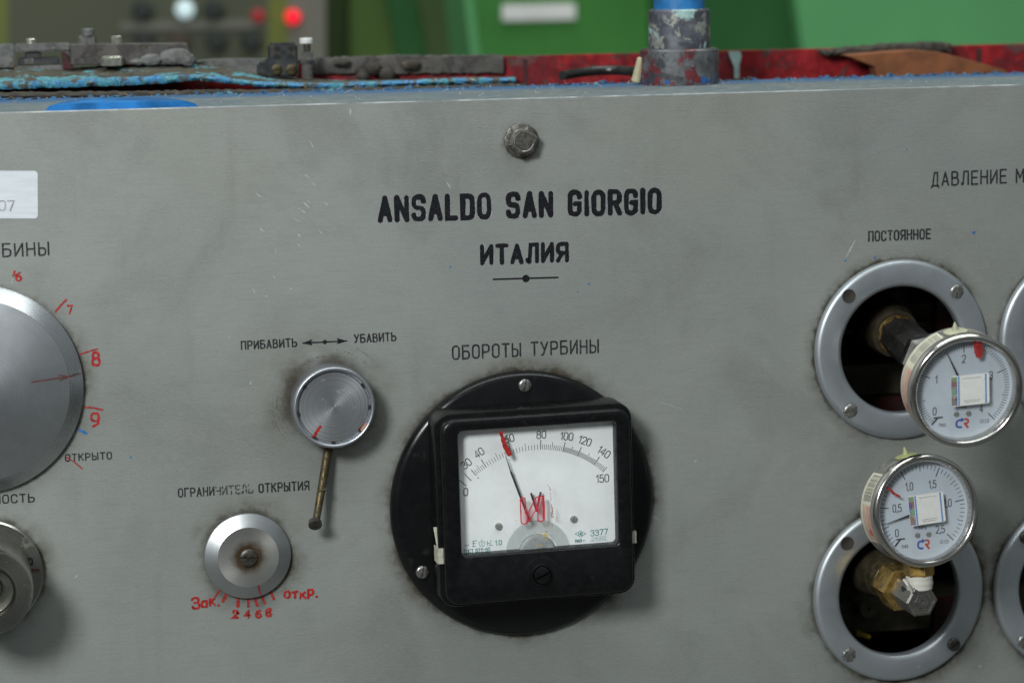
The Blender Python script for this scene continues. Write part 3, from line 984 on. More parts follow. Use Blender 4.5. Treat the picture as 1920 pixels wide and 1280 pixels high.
for (x, y, r) in ((844, 500, 2), (1104, 532, 2), (1826, 436, 3), (1585, 488, 2.4), (1640, 483, 2.4), (245, 857, 1.8), (1083, 547, 1.4), (655, 690, 1.5), (1700, 280, 1.6), (40, 620, 1.6), (900, 240, 1.3)):
    c = P(x, y)
    bm = bmesh.new()
    poly(bm, [(c.x + r * S * cos(2 * pi * i / 9) * random.uniform(.7, 1.2), c.y + r * S * sin(2 * pi * i / 9) * random.uniform(.7, 1.2)) for i in range(9)], .00005)
    mark(bm, 'paint_speck', M['blue_dot'], panel)

bm = bmesh.new()
for i in range(260):
    x = random.uniform(-40, 1960)
    c = P(x, 160, -FLANGE_D + random.uniform(-.001, .010)); c.y = Y_TOP + random.uniform(-.0006, .0004)
    a_, b_, h_ = random.uniform(.0008, .0036), random.uniform(.0006, .002), random.uniform(.0004, .0017) * (2.0 if random.random() < .08 else 1)
    mt = Matrix.Translation(c) @ Matrix.Rotation(random.uniform(-.4, .4), 4, 'Z') @ Matrix.Rotation(random.uniform(0, 3), 4, 'Y')
    loft(bm, [[mt @ Vector((sx * a_ * random.uniform(.6, 1.2), 0, sz * b_ * random.uniform(.6, 1.2))) for sx, sz in ((-1, -1), (1, -1), (1.2, .2), (.3, 1), (-1, .8))], [mt @ Vector((sx * a_ * .6, h_ * random.uniform(.5, 1), sz * b_ * .6)) for sx, sz in ((-1, -1), (1, -1), (1.2, .2), (.3, 1), (-1, .8))]])
o = finish(bm, 'paint_flakes', M['flake'], panel, flat=True); o['kind'] = 'stuff'; o['label'] = 'crumbling blue paint flakes along the back edge of the flange'

# blue painted half round boss on the flange
bm = bmesh.new()
e0, e1 = P(86, 204).x, P(372, 201).x
cx, rx = (e0 + e1) / 2, (e1 - e0) / 2
rows = []
for k, (sc_, hh) in enumerate(((1, 0), (.97, .0016), (.86, .0030), (0.5, .0034))):
    rows.append([(cx + rx * sc_ * cos(pi * i / 40), Y_TOP + hh, -.002 - .066 * sc_ * sin(pi * i / 40)) for i in range(41)])
loft(bm, rows, False, True, True)
finish(bm, 'painted_boss', M['blue_boss'], panel)

# ------------------------------------------------------------------ hex bolt above the lettering
t = thing('hex_bolt', 'worn hexagon bolt in the panel above the bold black lettering', 'bolt', BT_C)
bm = bmesh.new(); lathe(bm, [(0, .0004), (.0098, .0004), (.0098, .0010), (.0092, .0014), (.0, .0014)], 48)
finish(bm, 'washer', M['bolt'], t)
bm = bmesh.new()
lathe(bm, [(.0086, .0014), (.0086, .0070), (.0070, .0082), (0, .0082)], 6, None, R_(12))
finish(bm, 'head', M['bolt'], t, 20)
bm = bmesh.new(); lathe(bm, [(.0058, .0082), (.0060, .0085), (.0054, .0086), (.0050, .00825)], 40)
finish(bm, 'stamped_rim', M['screw'], t)

# ------------------------------------------------------------------ white sticker at the left
a, b, = P(73.5, 404), P(68, 315)
sw_, sh_ = .085, (b - a).length
t = thing('paper_sticker', 'white paper sticker with pencilled digits on the panel', 'sticker', (a + b) / 2 - Vector((sw_ / 2, 0, 0)), roll=-2.2)
bm = bmesh.new()
prism(bm, rrect(0, 0, sw_, sh_, .0018), .0001, .0003)
finish(bm, 'paper', M['paper'], t)
bm = bmesh.new()
write(bm, '107', (sw_ / 2 - .0235, -.0085), (sw_ / 2 - .0125, -.0085), .0052, .0006, .00036)
line(bm, (sw_ / 2 - .013, -.0050), (sw_ / 2 - .0145, -.0088), .0005, .00037)
flatface(bm); finish(bm, 'pencil_writing', M['pencil'], t, recalc=False, flat=True)

# ------------------------------------------------------------------ big dial at the left edge
t = thing('indicator_dial', 'large steel dial with sloping rim and red scratched arrow, cut by the left edge', 'dial', LD_C)
r = LD_R
bm = bmesh.new()
lathe(bm, [(r * .97, .0002), (r, .0006), (r, .0028), (r * .985, .0036), (r * .868, .0092)], 160)
finish(bm, 'bevel', M['dial_bevel'], t, 25)
bm = bmesh.new(); lathe(bm, [(r * .868, .0092), (r * .86, .0094), (0, .0094)], 160)
finish(bm, 'face', M['dial'], t, 25)
bm = bmesh.new()
for a, b, wd in (((60, 716), (133, 705), 2.6), ((110, 703), (131, 706), 2), ((112, 713), (133, 705), 2)):
    A, B = P(*a, .0095) - LD_C, P(*b, .0095) - LD_C
    strip(bm, [A.lerp(B, i / 6) for i in range(7)], wd * S, .00952 + random.random() * 2e-5)
flatface(bm); o = finish(bm, 'scratched_arrow', M['red_dark'], t, recalc=False, flat=True)
bm = bmesh.new()
A, B = P(133, 705, .009) - LD_C, P(153, 699, .004) - LD_C
dv = Vector((0, 1.1 * S, 0))
bm.faces.new([bm.verts.new(v) for v in (A - dv + Vector((0, 0, .0008)), B - dv + Vector((0, 0, .0008)), B + dv + Vector((0, 0, .0008)), A + dv + Vector((0, 0, .0008)))])
finish(bm, 'arrow_tip', M['red_dark'], t, flat=True)

# ------------------------------------------------------------------ knob at the lower left edge
t = thing('selector_knob', 'tall worn round selector knob with graduated collar in the lower left corner', 'knob', LK_C)
bm = bmesh.new(); lathe(bm, [(LK_R * .98, .0002), (LK_R, .0010), (LK_R, .0034), (LK_R * .97, .0042), (.02, .0044)], 120)
finish(bm, 'collar', M['old_knob'], t)
kr = 81 * S
bm = bmesh.new()
lathe(bm, [(kr, .0040), (kr, .038), (kr * .985, .044), (kr * .95, .0458), (kr * .60, .0458), (kr * .55, .0440), (kr * .55, .034), (0, .034)], 120)
finish(bm, 'grip', M['old_knob'], t)
add_screw(t, (0, 0, .034), .0075, .005, R_(60), M['screw_dark'])
bm = bmesh.new()
c = P(57, 1052, .0045) - LK_C
put(bm, '0', (c.x, c.y), 12 * S, 2.8 * S, .0046)
flatface(bm); finish(bm, 'figure', M['engrave'], t, recalc=False, flat=True)
bm = bmesh.new()
a, b = P(52, 1068, .0045) - LK_C, P(73, 1068, .0045) - LK_C
strip(bm, [a, b], 4 * S, .00455); strip(bm, [a + Vector((0, -.0012, 0)), b + Vector((0, -.0010, 0))], 1.2 * S, .00460)
flatface(bm); finish(bm, 'index_mark', M['red_dark'], t, recalc=False, flat=True)

# ------------------------------------------------------------------ knurled knob
t = thing('adjusting_knob', 'round knurled steel knob with a red stroke below the engraved double arrow', 'knob', KN_C)
kr = 78 * S
H = .0185
bm = bmesh.new()
lathe(bm, [(kr * .9, .0006), (kr * .98, .0006), (kr * 1.0, .0014), (kr * 1.0, H - .0040)], 300, None, 0, 0, 2 * pi, ((2, 3), .00045))
finish(bm, 'knurled_side', M['knob_rim'], t, 60)
bm = bmesh.new()
lathe(bm, [(kr * 1.0, H - .0040), (kr * 1.005, H - .0016), (kr * .985, H - .0003), (kr * .955, H), (kr * .925, H - .0002), (kr * .905, H - .0012), (kr * .90, H - .0042)], 160)
finish(bm, 'rim', M['knob_rim'], t, 50)
bm = bmesh.new()
lathe(bm, [(kr * .905, H - .0036), (kr * .872, H - .0036), (kr * .862, H - .0026), (kr * .845, H - .0022), (0, H - .0022)], 160)
finish(bm, 'face', M['knob'], t, 40)
bm = bmesh.new()
for ang in (-3, 35, 143, 188, 236, 268, 318):
    A = R_(ang)
    mt = Matrix.Rotation(A, 4, 'Z') @ Matrix.Translation((kr * .885, 0, H - .0030))
    cyl(bm, mt @ Vector((0, 0, -.001)), mt @ Vector((0, 0, .0016)), .0011 if ang != 318 else .0016, seg=12)
finish(bm, 'notches', M['inside'], t)
bm = bmesh.new()
A = Vector((kr * .885 * cos(R_(322)), kr * .885 * sin(R_(322)), 0))
strip(bm, [(kr * .885 * cos(R_(a)), kr * .885 * sin(R_(a))) for a in range(319, 331, 2)], .0016, H - .0012)
flatface(bm); finish(bm, 'copper_chip', pm('paint_salmon', (.45, .2, .13), .5), t, recalc=False, flat=True)
bm = bmesh.new()
a, b = P(601, 801, H) - KN_C, P(587, 823, H) - KN_C
q = [a.lerp(b, i / 8) for i in range(9)]
strip(bm, [(p.x + random.uniform(-1, 1) * .0002, p.y) for p in q], 5.5 * S, H - .00205, wfun=lambda t: 1 + random.uniform(-.15, .15))
flatface(bm); finish(bm, 'red_stroke', M['red'], t, recalc=False, flat=True)

# stop rod under the knob
p0, p1 = P(616, 838, .004), P(592.5, 978, .013)
t = thing('stop_rod', 'thin tarnished brass rod with flat round end hanging below the knurled knob', 'rod', p0)
q0, q1 = Vector((0, 0, 0)), p1 - p0
bm = bmesh.new(); cyl(bm, q0, q1, .0026, .0021, 16)
finish(bm, 'rod', M['brass_dull'], t)
bm = bmesh.new()
d = (q1 - q0).normalized()
e = P(590.5, 984, .0145) - p0
cyl(bm, e - Vector((-.0003, -.0016, .0016)), e + Vector((0, 0, .0010)), .0036, .0038, 24, .0003)
finish(bm, 'end_disc', M['steel_dark'], t)
bm = bmesh.new()
c = q0.lerp(q1, .57)
cyl(bm, c + Vector((-.0016, -.0003, .0018)), c + Vector((.0024, .0004, .0020)), .0008, seg=10)
finish(bm, 'pin', M['brass_dull'], t)
bm = bmesh.new()
cyl(bm, q0 + Vector((0, .012, -.002)), q0 + Vector((0, .001, .0005)), .0036, .0030, 14)
finish(bm, 'root', M['brass_dull'], t)

# ------------------------------------------------------------------ small dial with screw
t = thing('limiter_dial', 'small sloping rimmed steel dial with a rusty centre screw above red painted figures', 'dial', D2_C)
r = D2_R
bm = bmesh.new()
lathe(bm, [(r * .97, .0002), (r, .0008), (r, .0022), (r * .985, .0028), (r * .70, .0062)], 256)
finish(bm, 'bevel', turned('small_bevel', (.48, .50, .51), .36, .92, .4, 4200, dirt=(.12, .11, .075), damt=.14, dscale=130), t, 25)
bm = bmesh.new(); lathe(bm, [(r * .70, .0062), (r * .695, .0062), (.0062, .0058), (0, .0058)], 256)
finish(bm, 'face', M['dial_small'], t, 25)
add_screw(t, (0, -.0002, .0054), 17.2 * S, .0022, R_(-8), M['screw_dark'])
bm = bmesh.new()
a, b = P(484, 1096, .0055) - D2_C, P(488, 1113, .003) - D2_C
dv = Vector((1.5 * S, 0, 0)); up = Vector((0, 0, .0011))
bm.faces.new([bm.verts.new(v + up) for v in (a - dv, b - dv, b + dv, a + dv)])
finish(bm, 'index_mark', M['red'], t, flat=True)


# ------------------------------------------------------------------ gauge mounting rings
def ring(c, label, screws):
    t = thing('mounting_ring', label, 'ring', c, 'satin metal rings around the gauge openings')
    r = RING_R
    ri = .0365
    bm = bmesh.new()
    lathe(bm, [(r - .0006, .0002), (r, .0008), (r, .0016), (r - .0006, .0030), (r - .0018, .0040), (r - .0032, .0044), (ri + .0032, .0044), (ri + .0014, .0039), (ri + .0004, .0026), (ri + .0001, .0010), (ri + .0006, -.0035), (ri + .003, -.0035)], 160)
    finish(bm, 'ring_body', M['ring'], t, 50)
    for ang, kind, rot in screws:
        p = (.0465 * cos(R_(ang)), .0465 * sin(R_(ang)))
        if kind == 'screw':
            add_screw(t, (*p, .0040), .0038, .0016, R_(rot), M['screw'])
            bm = bmesh.new(); lathe(bm, [(.0030, .00445), (.0047, .00446)], 32, Matrix.Translation((*p, 0)))
            finish(bm, 'grime_ring', M['scuff'], t, flat=True)
        elif kind == 'dark':
            o = add_screw(t, (*p, .0041), .0039, .0022, R_(rot), M['screw_dark'], 'screw', 'dark domed screw')
        else:
            bm = bmesh.new()
            lathe(bm, [(.0041, .00447), (.0038, .0050), (.0031, .0048), (.0026, .0046), (.0, .00455)], 32, Matrix.Translation((*p, 0)))
            finish(bm, 'screw_hole', M['grime_and_shade'], t, 40)  # dark cap; the hole's shade is put into its colour
    return t


ring(C1, 'satin metal ring round the upper opening, right behind the gauge with figures 0 to 4', ((135, 'hole', 0), (45, 'screw', 55), (227, 'screw', 15), (-45, 'screw', 30)))
ring(C2, 'satin metal ring round the lower opening, below the gauge with figures 0 to 2,5', ((135, 'hole', 0), (227, 'screw', -45), (-44, 'dark', 30), (45, 'screw', 10)))
ring(C3, 'satin metal ring cut by the right edge, beside the upper gauge', ((135, 'screw', 80), (225, 'screw', 35), (45, 'screw', 0), (-45, 'screw', 60)))
ring(C4, 'satin metal ring cut by the right edge in the lower right corner', ((137, 'dark', 20), (223, 'screw', 100), (45, 'screw', 0), (-45, 'screw', 60)))

# ------------------------------------------------------------------ square panel meter
t = thing('panel_meter', 'square black meter with white scale from 0 to 150 on a round black base', 'meter', FL_C, None, 0, 0, .8)
MC = FL_C
r = FL_R
bm = bmesh.new()
lathe(bm, [(r - .0006, .0002), (r, .0008), (r, .0020), (r - .0008, .0034), (r - .0026, .0048), (r - .0045, .0054), (0, .0054)], 180)
finish(bm, 'round_base', M['bakelite'], t, 50)
for px, py, rot in ((987, 722, 80), (790, 1069, 75), (1160, 1075, 10)):
    p = P(px, py, .0055) - MC
    add_screw(t, (p.x, p.y, .0052), .0037, .0020, R_(rot), M['screw'])
HF = .033
pl, pr = P(831, 960, HF).x - MC.x, P(1187, 930, HF).x - MC.x
pt, pb = P(1010, 776, HF).y - MC.y, P(1010, 1124, HF).y - MC.y
bx, by, bw, bh = (pl + pr) / 2, (pt + pb) / 2, pr - pl, pt - pb
HW = HF - .0016
wl, wr = (P(863, 925, HW).x - MC.x), (P(1157.5, 905, HW).x - MC.x)
wt, wb = (P(1008, 799, HW).y - MC.y), (P(1012, 1031, HW).y - MC.y)
wx, wy, ww, wh = (wl + wr) / 2, (wt + wb) / 2, wr - wl, wt - wb


def lp(cx, cy, w_, h_, r_, z):
    return [(x, y, z) for x, y in rrect(cx, cy, w_, h_, r_, 8)]


bm = bmesh.new()
e_ = .0040
loft(bm, [lp(bx, by, bw + e_, bh + e_, .009, .0054), lp(bx, by, bw + e_, bh + e_, .009, HF - .0075), lp(bx, by, bw + e_ - .0008, bh + e_ - .0008, .0088, HF - .0068),
          lp(bx, by, bw - .0006, bh - .0006, .0080, HF - .0066), lp(bx, by, bw - .0006, bh - .0006, .0080, HF - .0026), lp(bx, by, bw - .0012, bh - .0012, .0078, HF - .0010), lp(bx, by, bw - .0030, bh - .0030, .0072, HF - .0002), lp(bx, by, bw - .0060, bh - .0060, .0060, HF),
          lp(wx, wy, ww + .0022, wh + .0022, .0036, HF), lp(wx, wy, ww + .0010, wh + .0010, .0030, HF - .0004), lp(wx, wy, ww, wh, .0026, HF - .0014), lp(wx, wy, ww, wh, .0026, HF - .0090)], True, False)
finish(bm, 'housing', M['bakelite_box'], t, 45)
ZP = HF - .0082
bm = bmesh.new(); poly(bm, rrect(wx, wy, ww - .0002, wh - .0002, .0024), ZP)
flatface(bm); finish(bm, 'scale_plate', M['dial_white'], t, recalc=False, flat=True)
ZG = HF - .0022
bm = bmesh.new(); poly(bm, rrect(wx, wy, ww - .0002, wh - .0002, .0024), ZG)
flatface(bm); finish(bm, 'window_glass', M['glass'], t, recalc=False, flat=True)


def Q(zx, zy, h=ZP):  # from the enlarged view of the scale to meter coordinates
    return (P(840 + zx / 4.415, 770 + zy / 4.415, h) - MC).xy


# arc through the inner tick ends
pts = [Q(*p) for p in ((155, 612), (325, 465), (530, 352), (773, 325), (957, 340), (1075, 385), (1212, 455), (1288, 510))]
import numpy as np
A_ = np.array([[2 * p.x, 2 * p.y, 1] for p in pts]); b_ = np.array([p.x ** 2 + p.y ** 2 for p in pts])
s_ = np.linalg.lstsq(A_, b_, rcond=None)[0]
AC = Vector((float(s_[0]), float(s_[1]))); AR = math.sqrt(float(s_[2]) + AC.length_squared)
an = lambda p: math.atan2(p.y - AC.y, p.x - AC.x)
bm = bmesh.new()


def tick(a, l, wd, z=ZP + .00008):
    d = Vector((cos(a), sin(a)))
    strip(bm, [AC + d * AR, AC + d * (AR + l)], wd, z, caps=False)


mm = .001
maj = [an(pts[i]) for i in range(8)]
a30 = an(Q(238, 527))
for pa, pb in (((92, 558), (155, 612)), ((138, 510), (197, 570))):
    strip(bm, [Q(*pa), Q(*pb)], .00045, ZP + .00008, caps=False)
a00 = maj[0]
segs = ((a30, maj[1], 6), (maj[1], maj[2], 10), (maj[2], maj[3], 10), (maj[3], maj[4], 12), (maj[4], maj[5], 14), (maj[5], maj[6], 16), (maj[6], maj[7], 7))
for a, b, n in segs:
    for i in range(n):
        if i == 0: L_ = 5.6 * mm if a != a30 else 4.4 * mm
        elif i * 2 == n: L_ = 4.4 * mm
        else: L_ = 2.9 * mm
        tick(a + (b - a) * i / n, L_, .00042 if i == 0 else .00027)
tick(maj[7], 3.6 * mm, .00035)
c = Q(253, 547); poly(bm, [(c.x + .0004 * cos(i), c.y + .0004 * sin(i)) for i in (0, 1, 2, 3, 4, 5)], ZP + .00008)
cap = 14.6 * S
for s, zx, zy, rot in (('0', 150, 662, -4), ('30', 157, 428, 36), ('40', 263, 340, 31), ('60', 515, 225, 12), ('80', 781, 197, 0), ('100', 992, 214, -9), ('120', 1142, 254, -22), ('140', 1298, 348, -37), ('150', 1283, 566, 0)):
    put(bm, s, Q(zx, zy), cap * .98, .00050, ZP + .00010, R_(rot), .92, 1.4)
flatface(bm); finish(bm, 'scale_markings', M['ink'], t, recalc=False, flat=True)
bm = bmesh.new()
k = S / 4.415
put(bm, '3377', Q(1248, 1012), 48 * k, 6.5 * k, ZP + .0001, R_(1.5), 1.05)
put(bm, '216332', Q(1245, 1060), 26 * k, 2.4 * k, ZP + .0001, R_(1.5), 1.15)
strip(bm, [Q(1170, 1085), Q(1322, 1076)], 2 * k, ZP + .0001)
put(bm, '1969 г.', Q(1090, 1079), 26 * k, 5 * k, ZP + .0001, R_(1.5), .88)
strip(bm, [Q(1050, 1022), Q(1092, 998), Q(1138, 1020), Q(1096, 1048)], 4 * k, ZP + .0001, True)
put(bm, 'НB', Q(1094, 1022), 24 * k, 4 * k, ZP + .00012)
put(bm, '~', Q(153, 1102), 44 * k, 4 * k, ZP + .0001, 0, 1.6)
for a, b in (((235, 1065), (200, 1070)), ((205, 1070), (205, 1112)), ((200, 1090), (222, 1088)), ((198, 1114), (224, 1112))):
    strip(bm, [Q(*a), Q(*b)], 5 * k, ZP + .0001)
cS = Q(277, 1090)
strip(bm, [(cS.x + (30 if i % 2 == 0 else 21) * k * cos(pi / 2 + i * pi / 5), cS.y + (30 if i % 2 == 0 else 21) * k * sin(pi / 2 + i * pi / 5)) for i in range(10)], 3.4 * k, ZP + .0001, True)
put(bm, '2', cS, 20 * k, 3 * k, ZP + .0001)
strip(bm, [Q(322, 1070), Q(322, 1108)], 5 * k, ZP + .0001); strip(bm, [Q(322, 1090), Q(338, 1086), Q(338, 1108)], 4 * k, ZP + .00011)
strip(bm, [Q(352, 1062), Q(350, 1108)], 4 * k, ZP + .0001); strip(bm, [Q(340, 1109), Q(370, 1107)], 4 * k, ZP + .00011)
put(bm, '1.0', Q(415, 1085), 40 * k, 6 * k, ZP + .0001, R_(1.5), .95)
put(bm, 'ГОСТ 8711-60', Q(236, 1146), 28 * k, 5.2 * k, ZP + .0001, R_(1.5), .98)
flatface(bm); finish(bm, 'scale_print', M['ink_teal'], t, recalc=False, flat=True)
for zx, zy, rot in ((415, 948, -35), (1037, 897, 80)):
    p = Q(zx, zy)
    add_screw(t, (p.x, p.y, ZP), 31 * k, .0014, R_(rot), M['plate_screw'], 'plate_screw')
# needle
ZN = ZP + .0030
tip, mid_, root = Q(484, 372, ZN), Q(525, 500, ZN), Q(678, 915, ZN)
bm = bmesh.new()
tube(bm, [Vector((*root, ZN - .0006)), Vector((*mid_, ZN))], .00058, 8)
cyl(bm, Vector((*mid_, ZN)), Vector((*tip, ZN)), .00036, .00018, 8)
finish(bm, 'needle', M['ink'], t)
bm = bmesh.new()
tube(bm, [Vector((*Q(690, 680, ZN), ZN)), Vector((*Q(733, 826, ZN), ZN)), Vector((*Q(770, 672, ZN), ZN))], .00060, 8)
finish(bm, 'needle_stop', M['ink'], t)
# movement cover under the glass
mc = Q(738, 1165, ZP)
bm = bmesh.new()
cut = wb - .0002
r0 = 278 * k
lathe(bm, [(r0, ZP + .0002), (r0 * .985, ZP + .0014), (r0 * .90, ZP + .0017), (r0 * .6, ZP + .0017)], 80, Matrix.Translation((mc.x, mc.y, 0)))
bmesh.ops.bisect_plane(bm, geom=bm.verts[:] + bm.edges[:] + bm.faces[:], plane_co=(0, cut, 0), plane_no=(0, -1, 0), clear_outer=True)
finish(bm, 'movement_cover', M['plastic_clear'], t, 50)
bm = bmesh.new()
r0 = 158 * k
lathe(bm, [(r0, ZP + .0002), (r0 * .99, ZP + .0016), (r0 * .92, ZP + .0024), (r0 * .78, ZP + .0026), (0, ZP + .0022)], 80, Matrix.Translation((mc.x - .0005, mc.y, 0)))
bmesh.ops.bisect_plane(bm, geom=bm.verts[:] + bm.edges[:] + bm.faces[:], plane_co=(0, cut, 0), plane_no=(0, -1, 0), clear_outer=True)
finish(bm, 'pivot_boss', pm('plastic_grey', (.30, .32, .32), .5, 0, .15, 200), t, 50)
# marks painted on the glass
ZM = ZG + .00025


def QG(zx, zy): return Q(zx, zy, ZM)


bm = bmesh.new()
for a, b, wd in (((447, 180), (480, 290), 30), ((474, 270), (511, 355), 40), ((452, 190), (508, 340), 24)):
    q = [QG(*a).lerp(QG(*b), i / 8) for i in range(9)]
    strip(bm, [(p.x + random.uniform(-3, 3) * k, p.y) for p in q], wd * k, ZM + random.random() * 3e-5, wfun=lambda t: 1 + random.uniform(-.25, .25))
flatface(bm); o = finish(bm, 'red_limit_mark', M['red'], t, recalc=False, flat=True)
bm = bmesh.new()
bars = (rc([(600, 730), (618, 712), (640, 722), (645, 845), (668, 905), (640, 934), (612, 932), (604, 915)], 8, True, 4),
        rc([(660, 850), (726, 720), (752, 702), (742, 790), (676, 905), (650, 930)], 6, True, 4),
        rc([(744, 760), (762, 706), (794, 704), (799, 800), (797, 900), (772, 920), (744, 908)], 9, True, 4))
for n_, lpz in enumerate(bars):
    strip(bm, [QG(*p) for p in lpz], 9.5 * k, ZM + n_ * .00001, True)
for a, b, wd in (((640, 740), (648, 850), 10), ((790, 712), (792, 890), 17), ((735, 785), (730, 822), 18), ((640, 838), (652, 848), 12)):
    strip(bm, [QG(*a), QG(*b)], wd * k, ZM + .00003 + wd * 1e-7)
flatface(bm); finish(bm, 'red_letter', M['red_thin'], t, recalc=False, flat=True)
bm = bmesh.new()
for n_, lpz in enumerate(bars):
    bm.faces.new([bm.verts.new((*QG(*p), ZM - .00006 + n_ * .00001)) for p in lpz])
bmesh.ops.triangulate(bm, faces=bm.faces[:])
flatface(bm); finish(bm, 'red_letter_film', M['pink_film'], t, recalc=False, flat=True)
bm = bmesh.new()
for a, b, wd in (((840, 628), (850, 660), 6), ((850, 680), (856, 740), 4), ((858, 770), (862, 830), 4), ((866, 800), (868, 885), 6), ((855, 840), (858, 885), 6), ((828, 610), (832, 625), 3), ((862, 940), (860, 960), 4)):
    q = [QG(*a).lerp(QG(*b), i / 5) for i in range(6)]
    strip(bm, [(p.x + random.uniform(-2, 2) * k, p.y) for p in q], wd * k, ZM)
flatface(bm); finish(bm, 'red_smear', M['red_worn'], t, recalc=False, flat=True)
bm = bmesh.new()
for x, y, w_, h_ in ((722, 930, 14, 8), (808, 925, 10, 24), (820, 944, 22, 12), (718, 1006, 20, 14), (740, 1006, 8, 14), (784, 996, 10, 28), (812, 1000, 16, 18), (800, 1030, 44, 22), (822, 1042, 20, 20), (766, 1030, 22, 8), (790, 1062, 20, 8), (816, 1064, 16, 8), (755, 1114, 48, 10), (806, 1112, 12, 10), (562, 903, 12, 10), (900, 886, 9, 14)):
    p = QG(x, y)
    poly(bm, [(p.x + w_ / 2 * k * cos(i * pi / 5) * random.uniform(.75, 1.2), p.y + h_ / 2 * k * sin(i * pi / 5) * random.uniform(.75, 1.2)) for i in range(10)], ZM + random.random() * 3e-5)
flatface(bm); finish(bm, 'yellow_flecks', M['yellow'], t, recalc=False, flat=True)
# zero adjuster
p = P(1014, 1077, HF) - MC
bm = bmesh.new(); lathe(bm, [(.0066, HF), (.0063, HF + .0009), (.0055, HF + .0012), (.0052, HF + .0006), (.0050, HF)], 48, Matrix.Translation((p.x, p.y, 0)))
finish(bm, 'adjuster_collar', M['bakelite'], t)
add_screw(t, (p.x, p.y, HF - .0004), .0049, .0040, R_(24), M['bakelite'], 'zero_adjuster')
bm = bmesh.new()
strip(bm, [(p.x + .0098 * cos(R_(a)), p.y + .0098 * sin(R_(a))) for a in range(28, 156, 6)], .0006, HF + .00012)
flatface(bm); finish(bm, 'adjuster_arc', pm('moulding_line', (.013, .013, .013), .35), t, recalc=False, flat=True)
# strips of tape holding the housing
for side, px, y0, y1, hh in ((-1, 830, 1026, 1056, HF - .004), (1, 1191, 999, 1022, HF - .004)):
    a, b = P(px - 8, y1, hh) - MC, P(px + 8, y0, hh) - MC
    bm = bmesh.new()
    xe = bx + side * (bw / 2 + .0021)
    loft(bm, [[(xe + side * .0003 + (j - .5) * .0002, y, z) for j, (y, z) in enumerate(((a.y, HF - .016), (b.y, HF - .016), (b.y, HF - .0062), (a.y, HF - .0062)))],
              [(xe + side * .0008, y, z) for y, z in ((a.y, HF - .016), (b.y, HF - .016), (b.y, HF - .0058), (a.y, HF - .0058))]])
    box(bm, (min(xe, xe - side * .0050), a.y, HF - .0064), (max(xe + side * .0008, xe - side * .0050), b.y, HF - .0056), )
    if side < 0:
        c0 = P(816, 985, .022) - MC; c1 = P(823, 1028, .024) - MC
        loft(bm, [[(c0.x - .0012, c0.y, c0.z), (c0.x + .0012, c0.y, c0.z), (c0.x + .0012, c0.y, c0.z + .0005), (c0.x - .0012, c0.y, c0.z + .0005)],
                  [(c1.x - .0012, c1.y, c1.z), (c1.x + .0012, c1.y, c1.z), (c1.x + .0012, c1.y, c1.z + .0005), (c1.x - .0012, c1.y, c1.z + .0005)]])
    finish(bm, 'tape_strip', M['clip'], t, flat=True)


